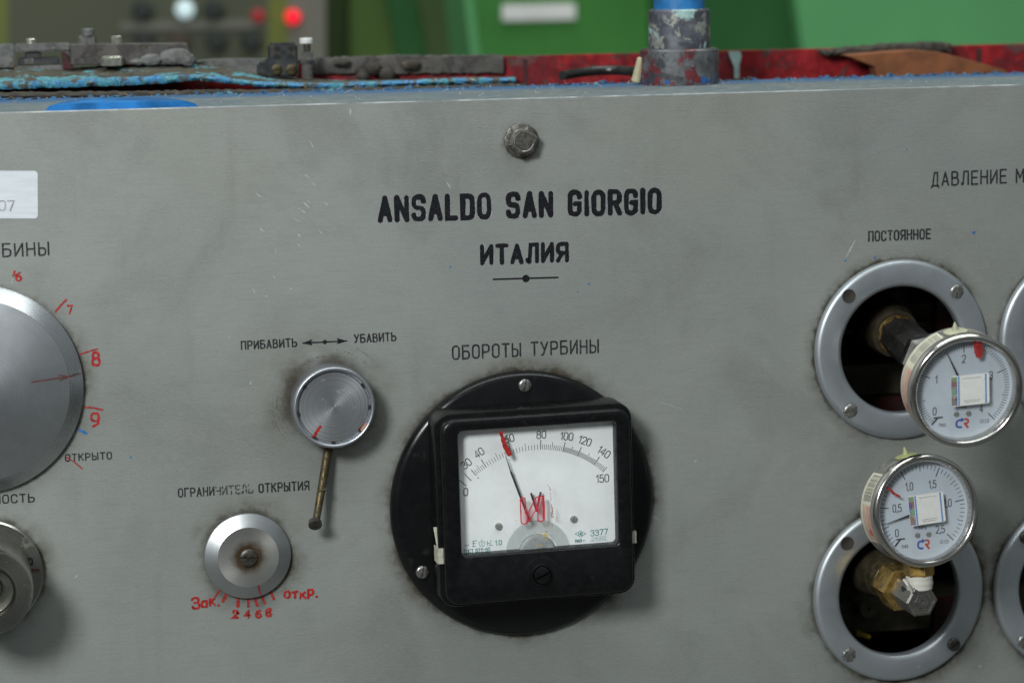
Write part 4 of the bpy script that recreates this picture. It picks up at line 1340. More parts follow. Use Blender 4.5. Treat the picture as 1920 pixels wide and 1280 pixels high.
# ------------------------------------------------------------------ pressure gauges
def gauge(label, c, yaw, pitch, roll, depth, values, subdiv, needle_deg, sticker_angles, plug_deg, plug_mat, redmark, stick):
    t = thing('pressure_gauge', label, 'pressure gauge', c, 'small round pressure gauges', yaw, pitch, roll)
    r = .0318
    bm = bmesh.new()
    lathe(bm, [(0, -depth), (r * .90, -depth), (r * .955, -depth + .0012), (r * .965, -depth + .003), (r * .965, -.0045)], 120)
    finish(bm, 'case', M['case'], t, 40)
    bm = bmesh.new()
    lathe(bm, [(r * .965, -.0052), (r * .995, -.0050), (r, -.0040), (r, -.0010), (r * .985, .0008), (r * .955, .0016), (r * .915, .0016), (r * .885, .0008), (r * .868, -.0006), (r * .862, -.0022), (r * .860, -.0070)], 140)
    finish(bm, 'bezel', M['stainless'], t, 60)
    ZD = -.0052
    ri = r * .862
    bm = bmesh.new(); lathe(bm, [(ri, ZD), (0, ZD)], 100)
    flatface(bm); finish(bm, 'dial', M['gauge_white'], t, recalc=False, flat=True)
    bm = bmesh.new(); lathe(bm, [(ri, -.0016), (0, -.0016)], 100)
    flatface(bm); finish(bm, 'glass', M['glass'], t, recalc=False, flat=True)
    bm = bmesh.new()
    n = (len(values) - 1) * subdiv
    A0, A1 = R_(228), R_(-45)
    for i in range(n + 1):
        a = A0 + (A1 - A0) * i / n
        d = Vector((cos(a), sin(a)))
        if i % subdiv == 0: l0, wd = .74, .00055
        elif subdiv % 2 == 0 and i % (subdiv // 2) == 0: l0, wd = .80, .00038
        else: l0, wd = .84, .00032
        strip(bm, [d * ri * .94, d * ri * l0], wd, ZD + .00008, caps=False)
    for i, s in enumerate(values):
        a = A0 + (A1 - A0) * i / (len(values) - 1)
        rr = ri * (.60 if len(s) < 2 else .56)
        fx, fy = rr * cos(a), rr * sin(a) + .0004
        if i == 0: fx, fy = -ri * .58, -ri * .43
        if i == len(values) - 1: fx, fy = ri * .38, -ri * .42
        put(bm, s, (fx, fy), .0041, .00050, ZD + .00010, 0, .72)
    put(bm, 'ТМ3', (-ri * .42, -ri * .72), .0017, .00024, ZD + .0001)
    put(bm, 'Cl.1,5', (ri * .46, -ri * .68), .0017, .00024, ZD + .0001)
    put(bm, 'MPа', (-.0002, -ri * .36), .0020, .00026, ZD + .0001)
    # zero stop
    d = Vector((cos(A0), sin(A0)))
    strip(bm, [d * ri * .93, d * ri * .76], .0010, ZD + .00012); strip(bm, [d * ri * .82 + Vector((-.001, .0012)), d * ri * .76 + Vector((.0024, .0002))], .0009, ZD + .00013)
    flatface(bm); finish(bm, 'scale_markings', M['ink_gauge'], t, recalc=False, flat=True)
    for x in (-.0034, .0034):
        add_screw(t, (x - .0004, -ri * .50, ZD), .00145, .0010, R_(30 + 900 * x), M['plate_screw'], 'dial_screw')
    # emblem
    bm = bmesh.new()
    strip(bm, rc([(-.0002, -ri * .70 + .0018), (-.0034, -ri * .70 + .0017), (-.0034, -ri * .70 - .0024), (-.0002, -ri * .70 - .0022)], .0019), .0011, ZD + .00010, caps=False)
    poly(bm, [(-.0008, -ri * .70 + .0032), (.0011, -ri * .70 + .0019), (-.0008, -ri * .70 + .0006)], ZD + .00012)
    flatface(bm); finish(bm, 'emblem', M['logo_blue'], t, recalc=False, flat=True)
    bm = bmesh.new()
    strip(bm, rc([(.0010, -ri * .70 + .0021), (.0032, -ri * .70 + .0021), (.0032, -ri * .70 - .0002), (.0008, -ri * .70 - .0002)], .0010), .0011, ZD + .00010, caps=False)
    strip(bm, [(.0013, -ri * .70 - .0002), (.0034, -ri * .70 - .0028)], .0012, ZD + .00013, caps=False)
    flatface(bm); finish(bm, 'emblem', M['logo_red'], t, recalc=False, flat=True)
    # needle
    a = R_(needle_deg); d = Vector((cos(a), sin(a))); nn = Vector((-d.y, d.x))
    bm = bmesh.new()
    zz = ZD + .0013
    prism(bm, [d * ri * .86 + nn * .00012, d * ri * .86 - nn * .00012, -d * .002 - nn * .0008, -d * .002 + nn * .0008], zz, zz + .0003)
    lathe(bm, [(.0020, zz - .0008), (.0020, zz + .0004), (0, zz + .0006)], 24)
    prism(bm, [-d * .002 + nn * .0014, -d * .009 + nn * .0022, -d * .009 - nn * .0022, -d * .002 - nn * .0014], zz, zz + .0003)
    finish(bm, 'needle', M['ink'], t, flat=True)
    # verification sticker on the glass (plain, no code)
    sx_, sy_, rot = stick
    ms = Matrix.Translation((sx_, sy_, -.0014)) @ Matrix.Rotation(R_(rot), 4, 'Z')
    def sbox(nm, x0, x1, y0, y1, z, mat):
        bm = bmesh.new()
        bm.faces.new([bm.verts.new(ms @ Vector(p)) for p in ((x0, y0, z), (x1, y0, z), (x1, y1, z), (x0, y1, z))])
        flatface(bm); return finish(bm, nm, mat, t, recalc=False, flat=True)
    bm = bmesh.new(); prism(bm, rrect(0, 0, .0214, .0170, .0012), 0, .0002); bm.transform(ms)
    so = finish(bm, 'sticker', M['stick_white'], t)
    bm = bmesh.new(); bm.faces.new([bm.verts.new(ms @ Vector(p)) for p in ((-.0106, -.0080, .00024), (-.0073, -.0080, .00024), (-.0073, .0080, .00024), (-.0106, .0080, .00024))])
    flatface(bm); h = finish(bm, 'hologram', M['holo'], so, recalc=False, flat=True)
    bm = bmesh.new()
    for x in (-.0064, .0088):
        for i in range(11):
            y = -.0076 + i * .00152
            poly(bm, [(x + .00065 * cos(j * pi / 3), y + .00072 * sin(j * pi / 3)) for j in range(6)], .00025)
        strip(bm, [(x, -.0078), (x, .0078)], .0007, .00024)
    bm.transform(ms); flatface(bm)
    finish(bm, 'sticker_border', M['stick_blue'], so, recalc=False, flat=True)
    bm = bmesh.new()
    for y_, x0_, x1_ in ((.0066, -.0040, .0062), (-.0058, -.0036, .0058), (-.0068, -.0030, .0052)):
        x_ = x0_
        while x_ < x1_:
            l_ = random.uniform(.0006, .0014)
            strip(bm, [(x_, y_), (min(x1_, x_ + l_), y_)], .00032, .00024, caps=False); x_ += l_ + .0004
    bm.transform(ms); flatface(bm)
    finish(bm, 'sticker_lines', M['label_grey'], so, recalc=False, flat=True)
    # paper label round the case
    a0, a1 = sticker_angles
    def band(bm, b0, b1, z0, z1, off):
        nn_ = max(2, int(abs(b1 - b0) / 3))
        rr = r * .965 + off
        rows = [[(rr * cos(R_(b0 + (b1 - b0) * i / nn_)), rr * sin(R_(b0 + (b1 - b0) * i / nn_)), z) for i in range(nn_ + 1)] for z in (z0, z1)]
        loft(bm, rows, False, False, False)
    zf, zk = -.0062, -depth + .0035
    bm = bmesh.new(); band(bm, a0, a1, zf, zk, .00012)
    lo = finish(bm, 'case_label', M['paper_warm'], t, 60)
    bm = bmesh.new(); band(bm, a0 + (a1 - a0) * .48, a1, zf - .0008, zf - .0052, .00018)
    finish(bm, 'label_tint', M['paper_pink'], lo, 60)
    bm = bmesh.new()
    for i in range(22):
        b0 = a0 + 2.5 + i * (a1 - a0) * .38 / 22
        band(bm, b0, b0 + random.choice((.5, .9, 1.1)), zf - .0016, zk + .0026, .00021)
    finish(bm, 'label_print', M['label_grey'], lo, 60)
    bm = bmesh.new()
    for i in range(5):
        band(bm, a0 + (a1 - a0) * .46, a1 - 3, zf - .0012 - i * .0022, zf - .0018 - i * .0022, .00024)
    band(bm, a1 - 16, a1 - 9, zf - .0026, zf - .0072, .00027)
    finish(bm, 'label_lines', M['label_red'], lo, 60)
    # rubber relief plug
    a = R_(plug_deg); d = Vector((cos(a), sin(a), 0))
    pm_ = along(d * (r * .955) + Vector((0, 0, -depth * .48)), d * (r * 1.2) + Vector((0, 0, -depth * .48)))
    bm = bmesh.new(); lathe(bm, [(.0064, 0), (.0066, .0008), (.0054, .0013), (.0020, .0017), (.0013, .0034), (.0003, .0058), (0, .0059)], 28, pm_)
    finish(bm, 'relief_plug', plug_mat, t, 60)
    if redmark:
        bm = bmesh.new()
        for a_, b_, wd in redmark:
            q = [Vector(a_).lerp(Vector(b_), i / 6) for i in range(7)]
            strip(bm, [(p.x + random.uniform(-1, 1) * .0002, p.y) for p in q], wd, -.0013 + random.random() * 3e-5, wfun=lambda t: 1 + random.uniform(-.25, .25))
        flatface(bm); finish(bm, 'red_limit_mark', M['red_worn'], t, recalc=False, flat=True)
    return t


G1 = P(1812.5, 733.5, .115)
G1Y, G1P = -3, 6
gt = gauge('upper steel pressure gauge with figures 0 to 4, standing out of its ring', G1, G1Y, G1P, 0.5, .0225, ('0', '1', '2', '3', '4'), 20, 117, (112, 212), 97, M['rubber'],
           (((.0056, .0262), (.0066, .0196), .0040), ((.0048, .0254), (.0056, .0205), .0022), ((.0072, .0252), (.0074, .0200), .0020)), (.0024, .0004, 3))
# back connection of the upper gauge
ft = thing('pipe_fitting', 'black hexagon fitting on a brown pipe behind the upper gauge', 'pipe fitting', G1, 'gauge pipe fittings', G1Y, G1P)
bm = bmesh.new(); lathe(bm, [(0, -.078), (.0125, -.078), (.0140, -.0765), (.0140, -.0705), (.0118, -.069), (.0095, -.069), (.0095, -.0228), (0, -.0228)], 6, None, R_(10))
finish(bm, 'nut', M['nickel'], ft, 20)
bm = bmesh.new(); lathe(bm, [(0, -.122), (.0118, -.122), (.0118, -.080), (.0106, -.0782), (0, -.0782)], 8, None, R_(14))
finish(bm, 'hex_body', M['hex_black'], ft, 20)
bm = bmesh.new(); lathe(bm, [(.0098, -.1275), (.0115, -.1265), (.0118, -.1252), (.0112, -.1245), (.0118, -.1238), (.0116, -.1222), (.009, -.1221)], 48)
finish(bm, 'brass_ring', M['brass'], ft)
bm = bmesh.new(); lathe(bm, [(0, -.21), (.0155, -.21), (.0155, -.136), (.0140, -.128), (.0098, -.1276), (0, -.1276)], 40)
finish(bm, 'pipe', M['bronze_dark'], ft)

G2 = P(1736.5, 957.5, .068)
gt2 = gauge('lower steel pressure gauge with figures 0 to 2,5, standing on a brass stem', G2, 3, -6, 0, .0240, ('0', '0,5', '1,0', '1,5', '2,0', '2,5'), 10, 195, (136, 214), 101, M['rubber_y'],
            (((-.0212, .0140), (-.0185, .0108), .0016), ((-.0188, .0112), (-.0150, .0090), .0012)), (.0010, .0010, 4))
zs = -.0130
yb = -.0318 * .94
bm = bmesh.new()
lathe(bm, [(0, 0), (.0086, 0), (.0086, .0072), (.0078, .0082), (0, .0082)], 6, along((0, yb, zs), (0, yb - .01, zs)), R_(30))
o = finish(bm, 'stem', M['brass'], gt2, 20)
bm = bmesh.new()
lathe(bm, [(.0060, .0078), (.0074, .0080), (.0077, .0095), (.0074, .0104), (.0077, .0112), (.0078, .0128), (.0072, .0139), (.0074, .0144), (.0070, .0158), (0, .0160)], 40, along((0, yb, zs), (0, yb - .01, zs)))
finish(bm, 'sealing_tape', M['ptfe'], gt2, 60)
bpy.context.view_layer.update()
iv = gt2.matrix_world.inverted()
bm = bmesh.new()
tube(bm, [iv @ W(P(1694, 1085, .0655)), iv @ W(P(1702, 1096, .0675)), iv @ W(P(1710, 1109, .0665))], .0008, 8)
finish(bm, 'tape_end', M['ptfe'], gt2)
# elbow fitting carrying the lower gauge
E2 = P(1729.5, 1127.5, .066)
ft = thing('pipe_elbow', 'steel hexagon elbow with brass nut carrying the lower gauge', 'pipe fitting', E2, 'gauge pipe fittings')
bm = bmesh.new()
lathe(bm, [(0, -.036), (.0094, -.036), (.0094, -.0010), (.0082, .0), (.0074, .0001), (.0071, -.0004), (.0046, -.0003), (.0042, .0002), (.0012, .0002), (.0009, -.0003), (0, -.0003)], 6, None, R_(2))
finish(bm, 'hex_plug', pm('plug_steel', (.20, .195, .18), .38, .8, .2, 500, None, .25, (.09, .08, .06), .15, 300), ft, 20)
bm = bmesh.new()
lathe(bm, [(0, -.048), (.0125, -.048), (.0134, -.0465), (.0134, -.0285), (.0128, -.0272), (.0105, -.0268), (0, -.0268)], 6, None, R_(2))
finish(bm, 'brass_nut', M['brass'], ft, 20)
bm = bmesh.new(); lathe(bm, [(0, -.062), (.0108, -.062), (.0112, -.060), (.0112, -.049), (.0100, -.0480), (0, -.048)], 40)
finish(bm, 'brass_collar', M['brass_dull'], ft)
bm = bmesh.new(); lathe(bm, [(0, -.20), (.0150, -.20), (.0150, -.076), (.0120, -.0622), (0, -.0622)], 40)
finish(bm, 'pipe', M['bronze_dark'], ft)
bm = bmesh.new()
p = (0, 0, -.0125)
cyl(bm, (P(1714.5, 1112, E2.z - .0125) - E2).xy.to_3d() + Vector((0, -.006, -.0125)), (P(1714.5, 1099, E2.z - .0125) - E2).xy.to_3d() + Vector((0, 0, -.0125)), .0072, .0074, 24)
finish(bm, 'branch', M['steel_dark'], ft)
# wing nut like disc glimpsed inside the lower opening
t = thing('washer_disc', 'dull round disc glimpsed in the dark inside the lower opening', 'washer', P(1629, 1140, -.075))
bm = bmesh.new(); lathe(bm, [(0, -.015), (.006, -.015), (.006, -.002), (.0058, 0), (.0012, 0), (.0010, -.002), (0, -.002)], 24)
o = finish(bm, 'disc', M['inside_brown'], t)
t = thing('valve_handle', 'faint yellow handle lying inside the lower opening', 'handle', P(1622, 1192, -.05))
a, b = P(1604, 1186, -.05) - P(1622, 1192, -.05), P(1631, 1194, -.05) - P(1622, 1192, -.05)
bm = bmesh.new(); cyl(bm, a, b, .0022, .0014, 12)
finish(bm, 'grip', pm('yellow_dim', (.30, .22, .01), .5), t)


# ------------------------------------------------------------------ top of the console
def pxbox(x0, y0, x1, y1, h, depth, rel):
    """corners of a box whose front face spans the pixels at height h, relative to rel"""
    ym = (y0 + y1) / 2; xm = (x0 + x1) / 2
    lo = Vector((P(x0, ym, h).x, P(xm, y1, h).y, h - depth)) - rel
    hi = Vector((P(x1, ym, h).x, P(xm, y0, h).y, h)) - rel
    return lo, hi


def bevbox(bm, lo, hi, b=.001):
    b2 = bmesh.new(); box(b2, lo, hi)
    bmesh.ops.bevel(b2, geom=b2.edges[:], offset=b, segments=2, affect='EDGES')
    me = bpy.data.meshes.new('tmp'); b2.to_mesh(me); b2.free()
    bm.from_mesh(me); bpy.data.meshes.remove(me)


def ragged(bm, pts_top, pts_bot, h, depth, rel, jit=.0005, sub=8):
    """thick ragged strip between two pixel polylines at height h"""
    def sample(pl, x):
        for (a, b) in zip(pl, pl[1:]):
            if a[0] <= x <= b[0]:
                return a[1] + (b[1] - a[1]) * (x - a[0]) / (b[0] - a[0])
        return pl[-1][1]
    x0, x1 = pts_top[0][0], pts_top[-1][0]
    n = int((x1 - x0) / sub)
    rows = []
    for i in range(n + 1):
        x = x0 + (x1 - x0) * i / n
        a = P(x, sample(pts_top, x), h) - rel; b = P(x, sample(pts_bot, x), h) - rel
        j1, j2, j3 = (random.uniform(-jit, jit) for _ in range(3))
        mid = (a + b) / 2
        rows.append([(a.x, a.y + j1, -depth), (a.x, a.y + j1, -.0012), (mid.x, mid.y, j3 * 2), (b.x, b.y + j2, -.001), (b.x, b.y + j2, -depth)])
    loft(bm, rows, True, True, True)


# rear cover plate with a flaking blue edge
rel = P(480, 150, -.15)
t = thing('cover_plate', 'bent cover plate with flaking blue painted edge and brown grime on top', 'plate', rel)
top = [(-140, 157), (0, 154), (100, 151), (200, 146), (300, 143), (370, 140), (420, 145), (480, 153), (560, 156), (640, 156), (760, 151), (860, 147), (967, 146)]
bot = [(-140, 172), (0, 168), (100, 165), (200, 162), (300, 158), (370, 151), (420, 156), (480, 163), (560, 167), (640, 167), (760, 161), (860, 158), (967, 156)]
bm = bmesh.new(); ragged(bm, top, bot, -.15, .004, rel, .00028, 5)
finish(bm, 'painted_edge', M['blue'], t, 60)
bm = bmesh.new()
rows = []
ridge = [(-140, 134), (0, 128), (130, 128), (240, 120), (340, 119), (420, 126), (500, 140), (560, 147), (640, 151), (760, 149), (860, 146), (967, 145)]
def sm(pl, x):
    for (a, b) in zip(pl, pl[1:]):
        if a[0] <= x <= b[0]: return a[1] + (b[1] - a[1]) * (x - a[0]) / (b[0] - a[0])
    return pl[-1][1]
for i in range(140):
    x = -140 + (967 + 140) * i / 139
    f_ = P(x, sm(top, x) + 2, -.154) - rel
    bk = P(x, sm(ridge, x), -.205) - rel
    row = []
    for k_ in range(9):
        v = Vector(f_).lerp(bk, k_ / 8)
        row.append((v.x, v.y + random.uniform(-.0004, .0004) - (0 if k_ else 0), v.z))
    row.append((bk.x, bk.y - .006, bk.z))
    row.append((f_.x, f_.y - .0014, f_.z))
    rows.append(row)
loft(bm, rows, True, True, True)
finish(bm, 'grimy_top', M['grime'], t, 60)

# dark strip painted as the shade in the gap between flange and cover plate
t = thing('gap_shadow_strip', 'dark painted gasket strip between the panel flange and the blue edged plate', 'shadow', P(480, 172, -.135))
rel = P(480, 172, -.135)
bm = bmesh.new()
ragged(bm, [(-140, 176), (300, 172), (600, 168), (980, 158)], [(-140, 188), (300, 184), (600, 176), (980, 166)], -.135, .012, rel, .0004)
finish(bm, 'strip', M['grime_and_shade'], t, 60)

# red body of the console
rel = P(1200, 150, -.21)
t = thing('red_housing', 'red painted machine housing behind the panel, chipped and dusty', 'housing', rel)
lo, hi = pxbox(560, 104, 2200, 190, -.21, .012, rel)
hi.y = (P(1300, 98, -.21) - rel).y
bm = bmesh.new(); bevbox(bm, lo, hi, .001)
finish(bm, 'front_wall', M['red_frame'], t)
bm = bmesh.new(); a_, b_ = pxbox(-200, 146, 556, 195, -.212, .010, rel); bevbox(bm, a_, b_, .001)
finish(bm, 'lower_wall', M['red_frame'], t)
bm = bmesh.new()
lo2, hi2 = pxbox(1000, 92, 2200, 104, -.214, .09, rel)
box(bm, (lo2.x, hi.y - .012, -.095), (hi2.x, hi.y - .006, -.0125))
finish(bm, 'top_ledge', M['grime_and_shade'], t)
bm = bmesh.new()
for x, wd in ((985, 4), (1835, 5)):
    a, b = pxbox(x - wd, 108, x + wd, 170, -.2095, .0012, rel)
    box(bm, a, (b.x, hi.y - .002, b.z))
finish(bm, 'seam', pm('red_seam', (.055, .012, .012), .7), t, flat=True)
bm = bmesh.new()
o_ = rel
pts = [P(x, y, -.2085) - o_ for x, y in ((1366, 97), (1388, 97), (1390, 106), (1386, 122), (1386, 148), (1377, 148), (1376, 125), (1368, 106))]
prism(bm, [(p.x, p.y) for p in pts], .0010, .0022)
finish(bm, 'paint_drip', M['turq'], t, flat=True)

rel = P(1710, 115, -.185)
t = thing('rusty_plate', 'rust orange sloping plate lying against the red housing', 'plate', rel)
bm = bmesh.new()
pts = [P(x, y, -.185) - rel for x, y in ((1585, 104), (1640, 99), (1715, 94), (1760, 98), (1820, 113), (1890, 133), (1890, 158), (1650, 158), (1640, 126))]
loft(bm, [[(p.x, p.y, -.012) for p in pts], [(p.x, p.y, -.001) for p in pts], [(p.x * .97, p.y * .93, .0) for p in pts]])
finish(bm, 'plate', M['orange'], t, 40)

rel = P(1670, 88, -.23)
t = thing('dirt_ridge', 'lumpy dark ridge of dirt on top of the red housing', 'dirt', rel)
bm = bmesh.new()
ragged(bm, [(1545, 96), (1575, 93), (1640, 86), (1700, 83), (1755, 80), (1785, 82)], [(1545, 104), (1600, 103), (1700, 97), (1785, 98)], -.198, .02, P(1670, 88, -.198), .0007, 5)
finish(bm, 'ridge', M['grime_and_shade'], t, 60)
t.matrix_world = Matrix.Translation(W(P(1670, 88, -.198))) @ X90

# pipe stub on the flange
base = P(1274, 149, -.105)
base.y = Y_TOP + .0002
t = thing('pipe_stub', 'scuffed metal pipe union with a bright blue pipe rising from the flange', 'pipe', base)
hh = -.105
rl, ru, rb = (P(1345, 120, hh).x - P(1203, 120, hh).x) / 2, (P(1330, 50, hh).x - P(1218, 50, hh).x) / 2, (P(1321, 5, hh).x - P(1229, 5, hh).x) / 2
y1, y2 = P(1274, 90, hh).y - base.y, P(1274, 17, hh).y - base.y
up = along((0, 0, 0), (0, 1, 0))
bm = bmesh.new(); lathe(bm, [(0, 0), (rl, 0), (rl, y1 - .0014), (rl - .0008, y1 - .0004), (rl - .002, y1), (0, y1)], 48, up)
finish(bm, 'lower_collar', M['fitting_low'], t)
bm = bmesh.new(); lathe(bm, [(rl + .0001, .0008), (rl + .0003, .0016), (rl + .0003, y1 * .30), (rl + .0001, y1 * .36)], 48, up)
finish(bm, 'blue_reflection', pm('painted_blue_reflection', (.03, .12, .36), .45, 0, .3, 90, None, .2, alpha=.47, ascale=60), t)  # blue reflection on the collar, painted as a patchy band
bm = bmesh.new(); lathe(bm, [(0, y1), (ru, y1), (ru, y2 - .001), (ru - .001, y2), (0, y2)], 48, up)
finish(bm, 'upper_collar', M['fitting'], t)
bm = bmesh.new(); lathe(bm, [(0, y2), (rb, y2), (rb, y2 + .25), (0, y2 + .25)], 48, up)
finish(bm, 'blue_pipe', M['blue_pipe'], t)
bm = bmesh.new()
x_ = -rl * 1.02
cyl(bm, (x_ - .002, .001, -.004), (x_ + .001, .016, -.002), .0030, .0024, 14, .0008)
finish(bm, 'cream_plug', M['cream'], t)

# black hose
rel = P(1125, 140, -.16)
t = thing('hose', 'black rubber hose curving beside the pipe union in front of the red housing', 'hose', rel)
bm = bmesh.new()
pts = []
for i in range(15):
    u = i / 14
    p = P(1055 + 145 * u, 148 - 16 * sin(pi * (.12 + u * .6)) + 0 * u, -.16 - .02 * sin(pi * u)) - rel
    pts.append(p)
tube(bm, pts, .0030, 10)
finish(bm, 'hose_body', M['hose'], t, 60)

# bracket at far left
rel = P(75, 115, -.20)
t = thing('steel_bracket', 'dusty steel bracket with open window at the far left of the console top', 'bracket', rel)
bm = bmesh.new()
for q in ((-60, 84, 28, 140), (28, 82, 132, 97), (118, 97, 132, 135), (-60, 124, 132, 140)):
    lo, hi = pxbox(*q, -.20, .012, rel); bevbox(bm, lo, hi, .0008)
finish(bm, 'bracket_frame', M['bar_grey'], t)
bm = bmesh.new()
for q in ((35, 108, 112, 124), (48, 97, 78, 112)):
    lo, hi = pxbox(*q, -.203, .01, rel); bevbox(bm, lo, hi, .0008)
finish(bm, 'latch', M['black_block'], t)
bm = bmesh.new(); lo, hi = pxbox(46, 110, 64, 121, -.2025, .002, rel); bevbox(bm, lo, hi, .0004)
finish(bm, 'latch_nut', M['bar_grey'], t)
rel2 = P(125, 118, -.195)
t = thing('red_wedge', 'small red painted wedge beside the bracket window', 'wedge', rel2)
bm = bmesh.new()
pts = [P(x, y, -.195) - rel2 for x, y in ((116, 98), (122, 98), (140, 130), (118, 130))]
prism(bm, [(p.x, p.y) for p in pts], -.006, 0)
finish(bm, 'wedge', M['red_deep'], t, flat=True)

# clamp bar with bolts
rel = P(240, 100, -.19)
t = thing('clamp_bar', 'dusty dark steel clamp bar with sloping end on the console top', 'bar', rel)
bm = bmesh.new()
pts = [P(x, y, -.19) - rel for x, y in ((133, 84), (352, 82), (356, 97), (370, 116), (360, 122), (133, 122))]
loft(bm, [[(p.x, p.y, -.022) for p in pts], [(p.x, p.y, -.001) for p in pts], [(p.x * .985, p.y * .95, 0) for p in pts]])
finish(bm, 'bar', M['bar'], t, 30)
bm = bmesh.new()
for x, y, r_, fy in ((284, 112, 22, .55), (330, 106, 34, .5), (258, 116, 16, .4), (352, 112, 16, .8)):
    p = P(x, y, -.189) - rel
    b2 = Matrix.Translation(p) @ Matrix.Diagonal((r_ * S, r_ * S * fy, .0016, 1))
    bmesh.ops.create_icosphere(bm, subdivisions=3, radius=1, matrix=b2)
for v in bm.verts: v.co += Vector((random.uniform(-1, 1), random.uniform(-1, 1), random.uniform(-1, 1))) * .00035
finish(bm, 'weld_lump', M['bar_grey'], t)


def bolt(label, parts, px, py, h):
    rel = P(px, py, h)
    t = thing('clamp_bolt', label, 'bolt', rel, 'bolts and nuts on the console top')
    for nm, x0, y0, x1, y1, seg, mat in parts:
        lo, hi = pxbox(x0, y0, x1, y1, h, 0, rel)
        bm = bmesh.new()
        rr = (hi.x - lo.x) / 2; cx_ = (hi.x + lo.x) / 2
        L = hi.y - lo.y
        lathe(bm, [(0, 0), (rr, 0), (rr, L - rr * .15), (rr * .85, L), (0, L)], seg, along((cx_, lo.y, -rr), (cx_, hi.y, -rr)), R_(15))
        finish(bm, nm, mat, t, 25)
    return t


bolt('tall dull bolt with stud standing on the clamp bar', (('nut', 146, 67, 183, 83, 6, M['bar_grey']), ('stud', 152, 54, 178, 68, 20, M['bar_grey'])), 165, 75, -.197)
bolt('short bright nut on the clamp bar, right of the tall bolt', (('nut', 209, 68, 230, 83, 6, M['bright_nut']),), 220, 75, -.197)
bolt('wide bright nut lying on the grimy plate in front of the clamp bar', (('nut', 190, 106, 234, 124, 6, M['bright_nut']),), 213, 114, -.178)
bolt('small pale bolt head on top of the bracket', (('head', 49, 73, 69, 84, 20, M['bright_nut']),), 59, 79, -.205)

# long dusty bars
rel = P(450, 125, -.215)
t = thing('support_bar', 'pale dusty support bar right of the clamp bar', 'bar', rel)
bm = bmesh.new()
pts = [P(x, y, -.215) - rel for x, y in ((362, 118), (385, 114), (440, 111), (505, 112), (505, 146), (362, 150))]
prism(bm, [(p.x, p.y) for p in pts], -.02, 0)
finish(bm, 'bar', M['bar_grey'], t, 30)
rel = P(760, 120, -.205)
t = thing('mounting_rail', 'long dark grimy rail above the blue edge, ending before the red housing', 'rail', rel)
bm = bmesh.new()
ragged(bm, [(585, 110), (650, 109), (740, 106), (830, 106), (944, 104)], [(585, 139), (650, 138), (740, 138), (830, 137), (944, 137)], -.205, .02, rel, .0005, 6)
finish(bm, 'rail', M['bar'], t, 50)
bm = bmesh.new()
for x, y, r_, sy in ((700, 128, 16, .9), (725, 140, 18, .8), (680, 143, 14, .6), (770, 122, 22, .5), (640, 118, 20, .4)):
    p = P(x, y, -.203) - rel
    bmesh.ops.create_icosphere(bm, subdivisions=3, radius=1, matrix=Matrix.Translation(p) @ Matrix.Diagonal((r_ * S, r_ * S * sy, .003, 1)))
for v in bm.verts: v.co += Vector((random.uniform(-1, 1), random.uniform(-1, 1), 0)) * .0005
finish(bm, 'dirt_lump', M['grime_and_shade'], t)

# terminal block
rel = P(533, 115, -.185)
t = thing('terminal_block', 'black plastic terminal block with two brass screws on the console top', 'terminal block', rel)
bm = bmesh.new()
lo, hi = pxbox(507, 81, 559, 122, -.187, .014, rel); bevbox(bm, lo, hi, .0016)
lo, hi = pxbox(500, 112, 560, 146, -.185, .018, rel); bevbox(bm, lo, hi, .0014)
lo, hi = pxbox(485, 118, 506, 142, -.188, .012, rel); bevbox(bm, lo, hi, .0014)
finish(bm, 'block', M['black_block'], t)
for x in (518.5, 545.5):
    p = P(x, 131, -.1845) - rel
    add_screw(t, (p.x, p.y, p.z - .0005), .0033, .0018, R_(10), M['brass_dull'], 'brass_screw')
bm = bmesh.new()
for x in (519, 545):
    p = P(x, 107, -.1865) - rel
    cyl(bm, p + Vector((0, 0, -.003)), p, .0020, seg=16)
    p = P(x, 91, -.1862) - rel
    cyl(bm, p + Vector((0, 0, -.003)), p, .0016, seg=16)
finish(bm, 'wire_hole', M['inside'], t)

bolt('thin dark stud with white cap beside the terminal block', (('cap', 563, 72, 588, 82, 24, M['plate_white']), ('shank', 570, 80, 583, 97, 16, M['steel_dark']), ('nut', 566, 97, 589, 113, 6, M['bar_grey']), ('washer', 560, 113, 592, 120, 24, M['black_block']), ('foot', 567, 120, 588, 148, 12, M['bar'])), 577, 110, -.185)

# fibres and dust on the flange and edges
bm = bmesh.new()
for i in range(240):
    x = random.uniform(-20, 1940)
    hh = random.choice((-.02, -.05, -.09, -.12, -.125))
    hh += random.uniform(-.02, .01)
    hh = max(-.126, min(-.004, hh))
    c = P(x, 180, hh); c.y = Y_TOP + .0003
    l = random.uniform(.0003, .0012) if random.random() < .75 else random.uniform(.002, .006)
    d = Vector((random.uniform(-1, 1), random.uniform(0, .7), random.uniform(-1, 1))).normalized() * l
    wv = Vector((0, .00012, 0)) if l > .0015 else Vector((0, .0004, .0001))
    p0 = c; p1 = c + d
    bm.faces.new([bm.verts.new(v) for v in (p0 - wv, p1 - wv * .6, p1 + wv * .6, p0 + wv)])
for i in range(70):
    x = random.uniform(0, 960)
    c = P(x, sm(top, x) + random.uniform(-2, 10), -.148)
    l = random.uniform(.0005, .002)
    d = Vector((random.uniform(-1, 1), random.uniform(-.6, .8), random.uniform(0, .6))).normalized() * l
    wv = Vector((.00006, .00016, 0))
    bm.faces.new([bm.verts.new(v) for v in (c - wv, c + d - wv * .6, c + d + wv * .6, c + wv)])
o = finish(bm, 'dust', M['debris'], None, flat=True)
o.matrix_world = Matrix.Translation(W((0, 0, 0))) @ X90
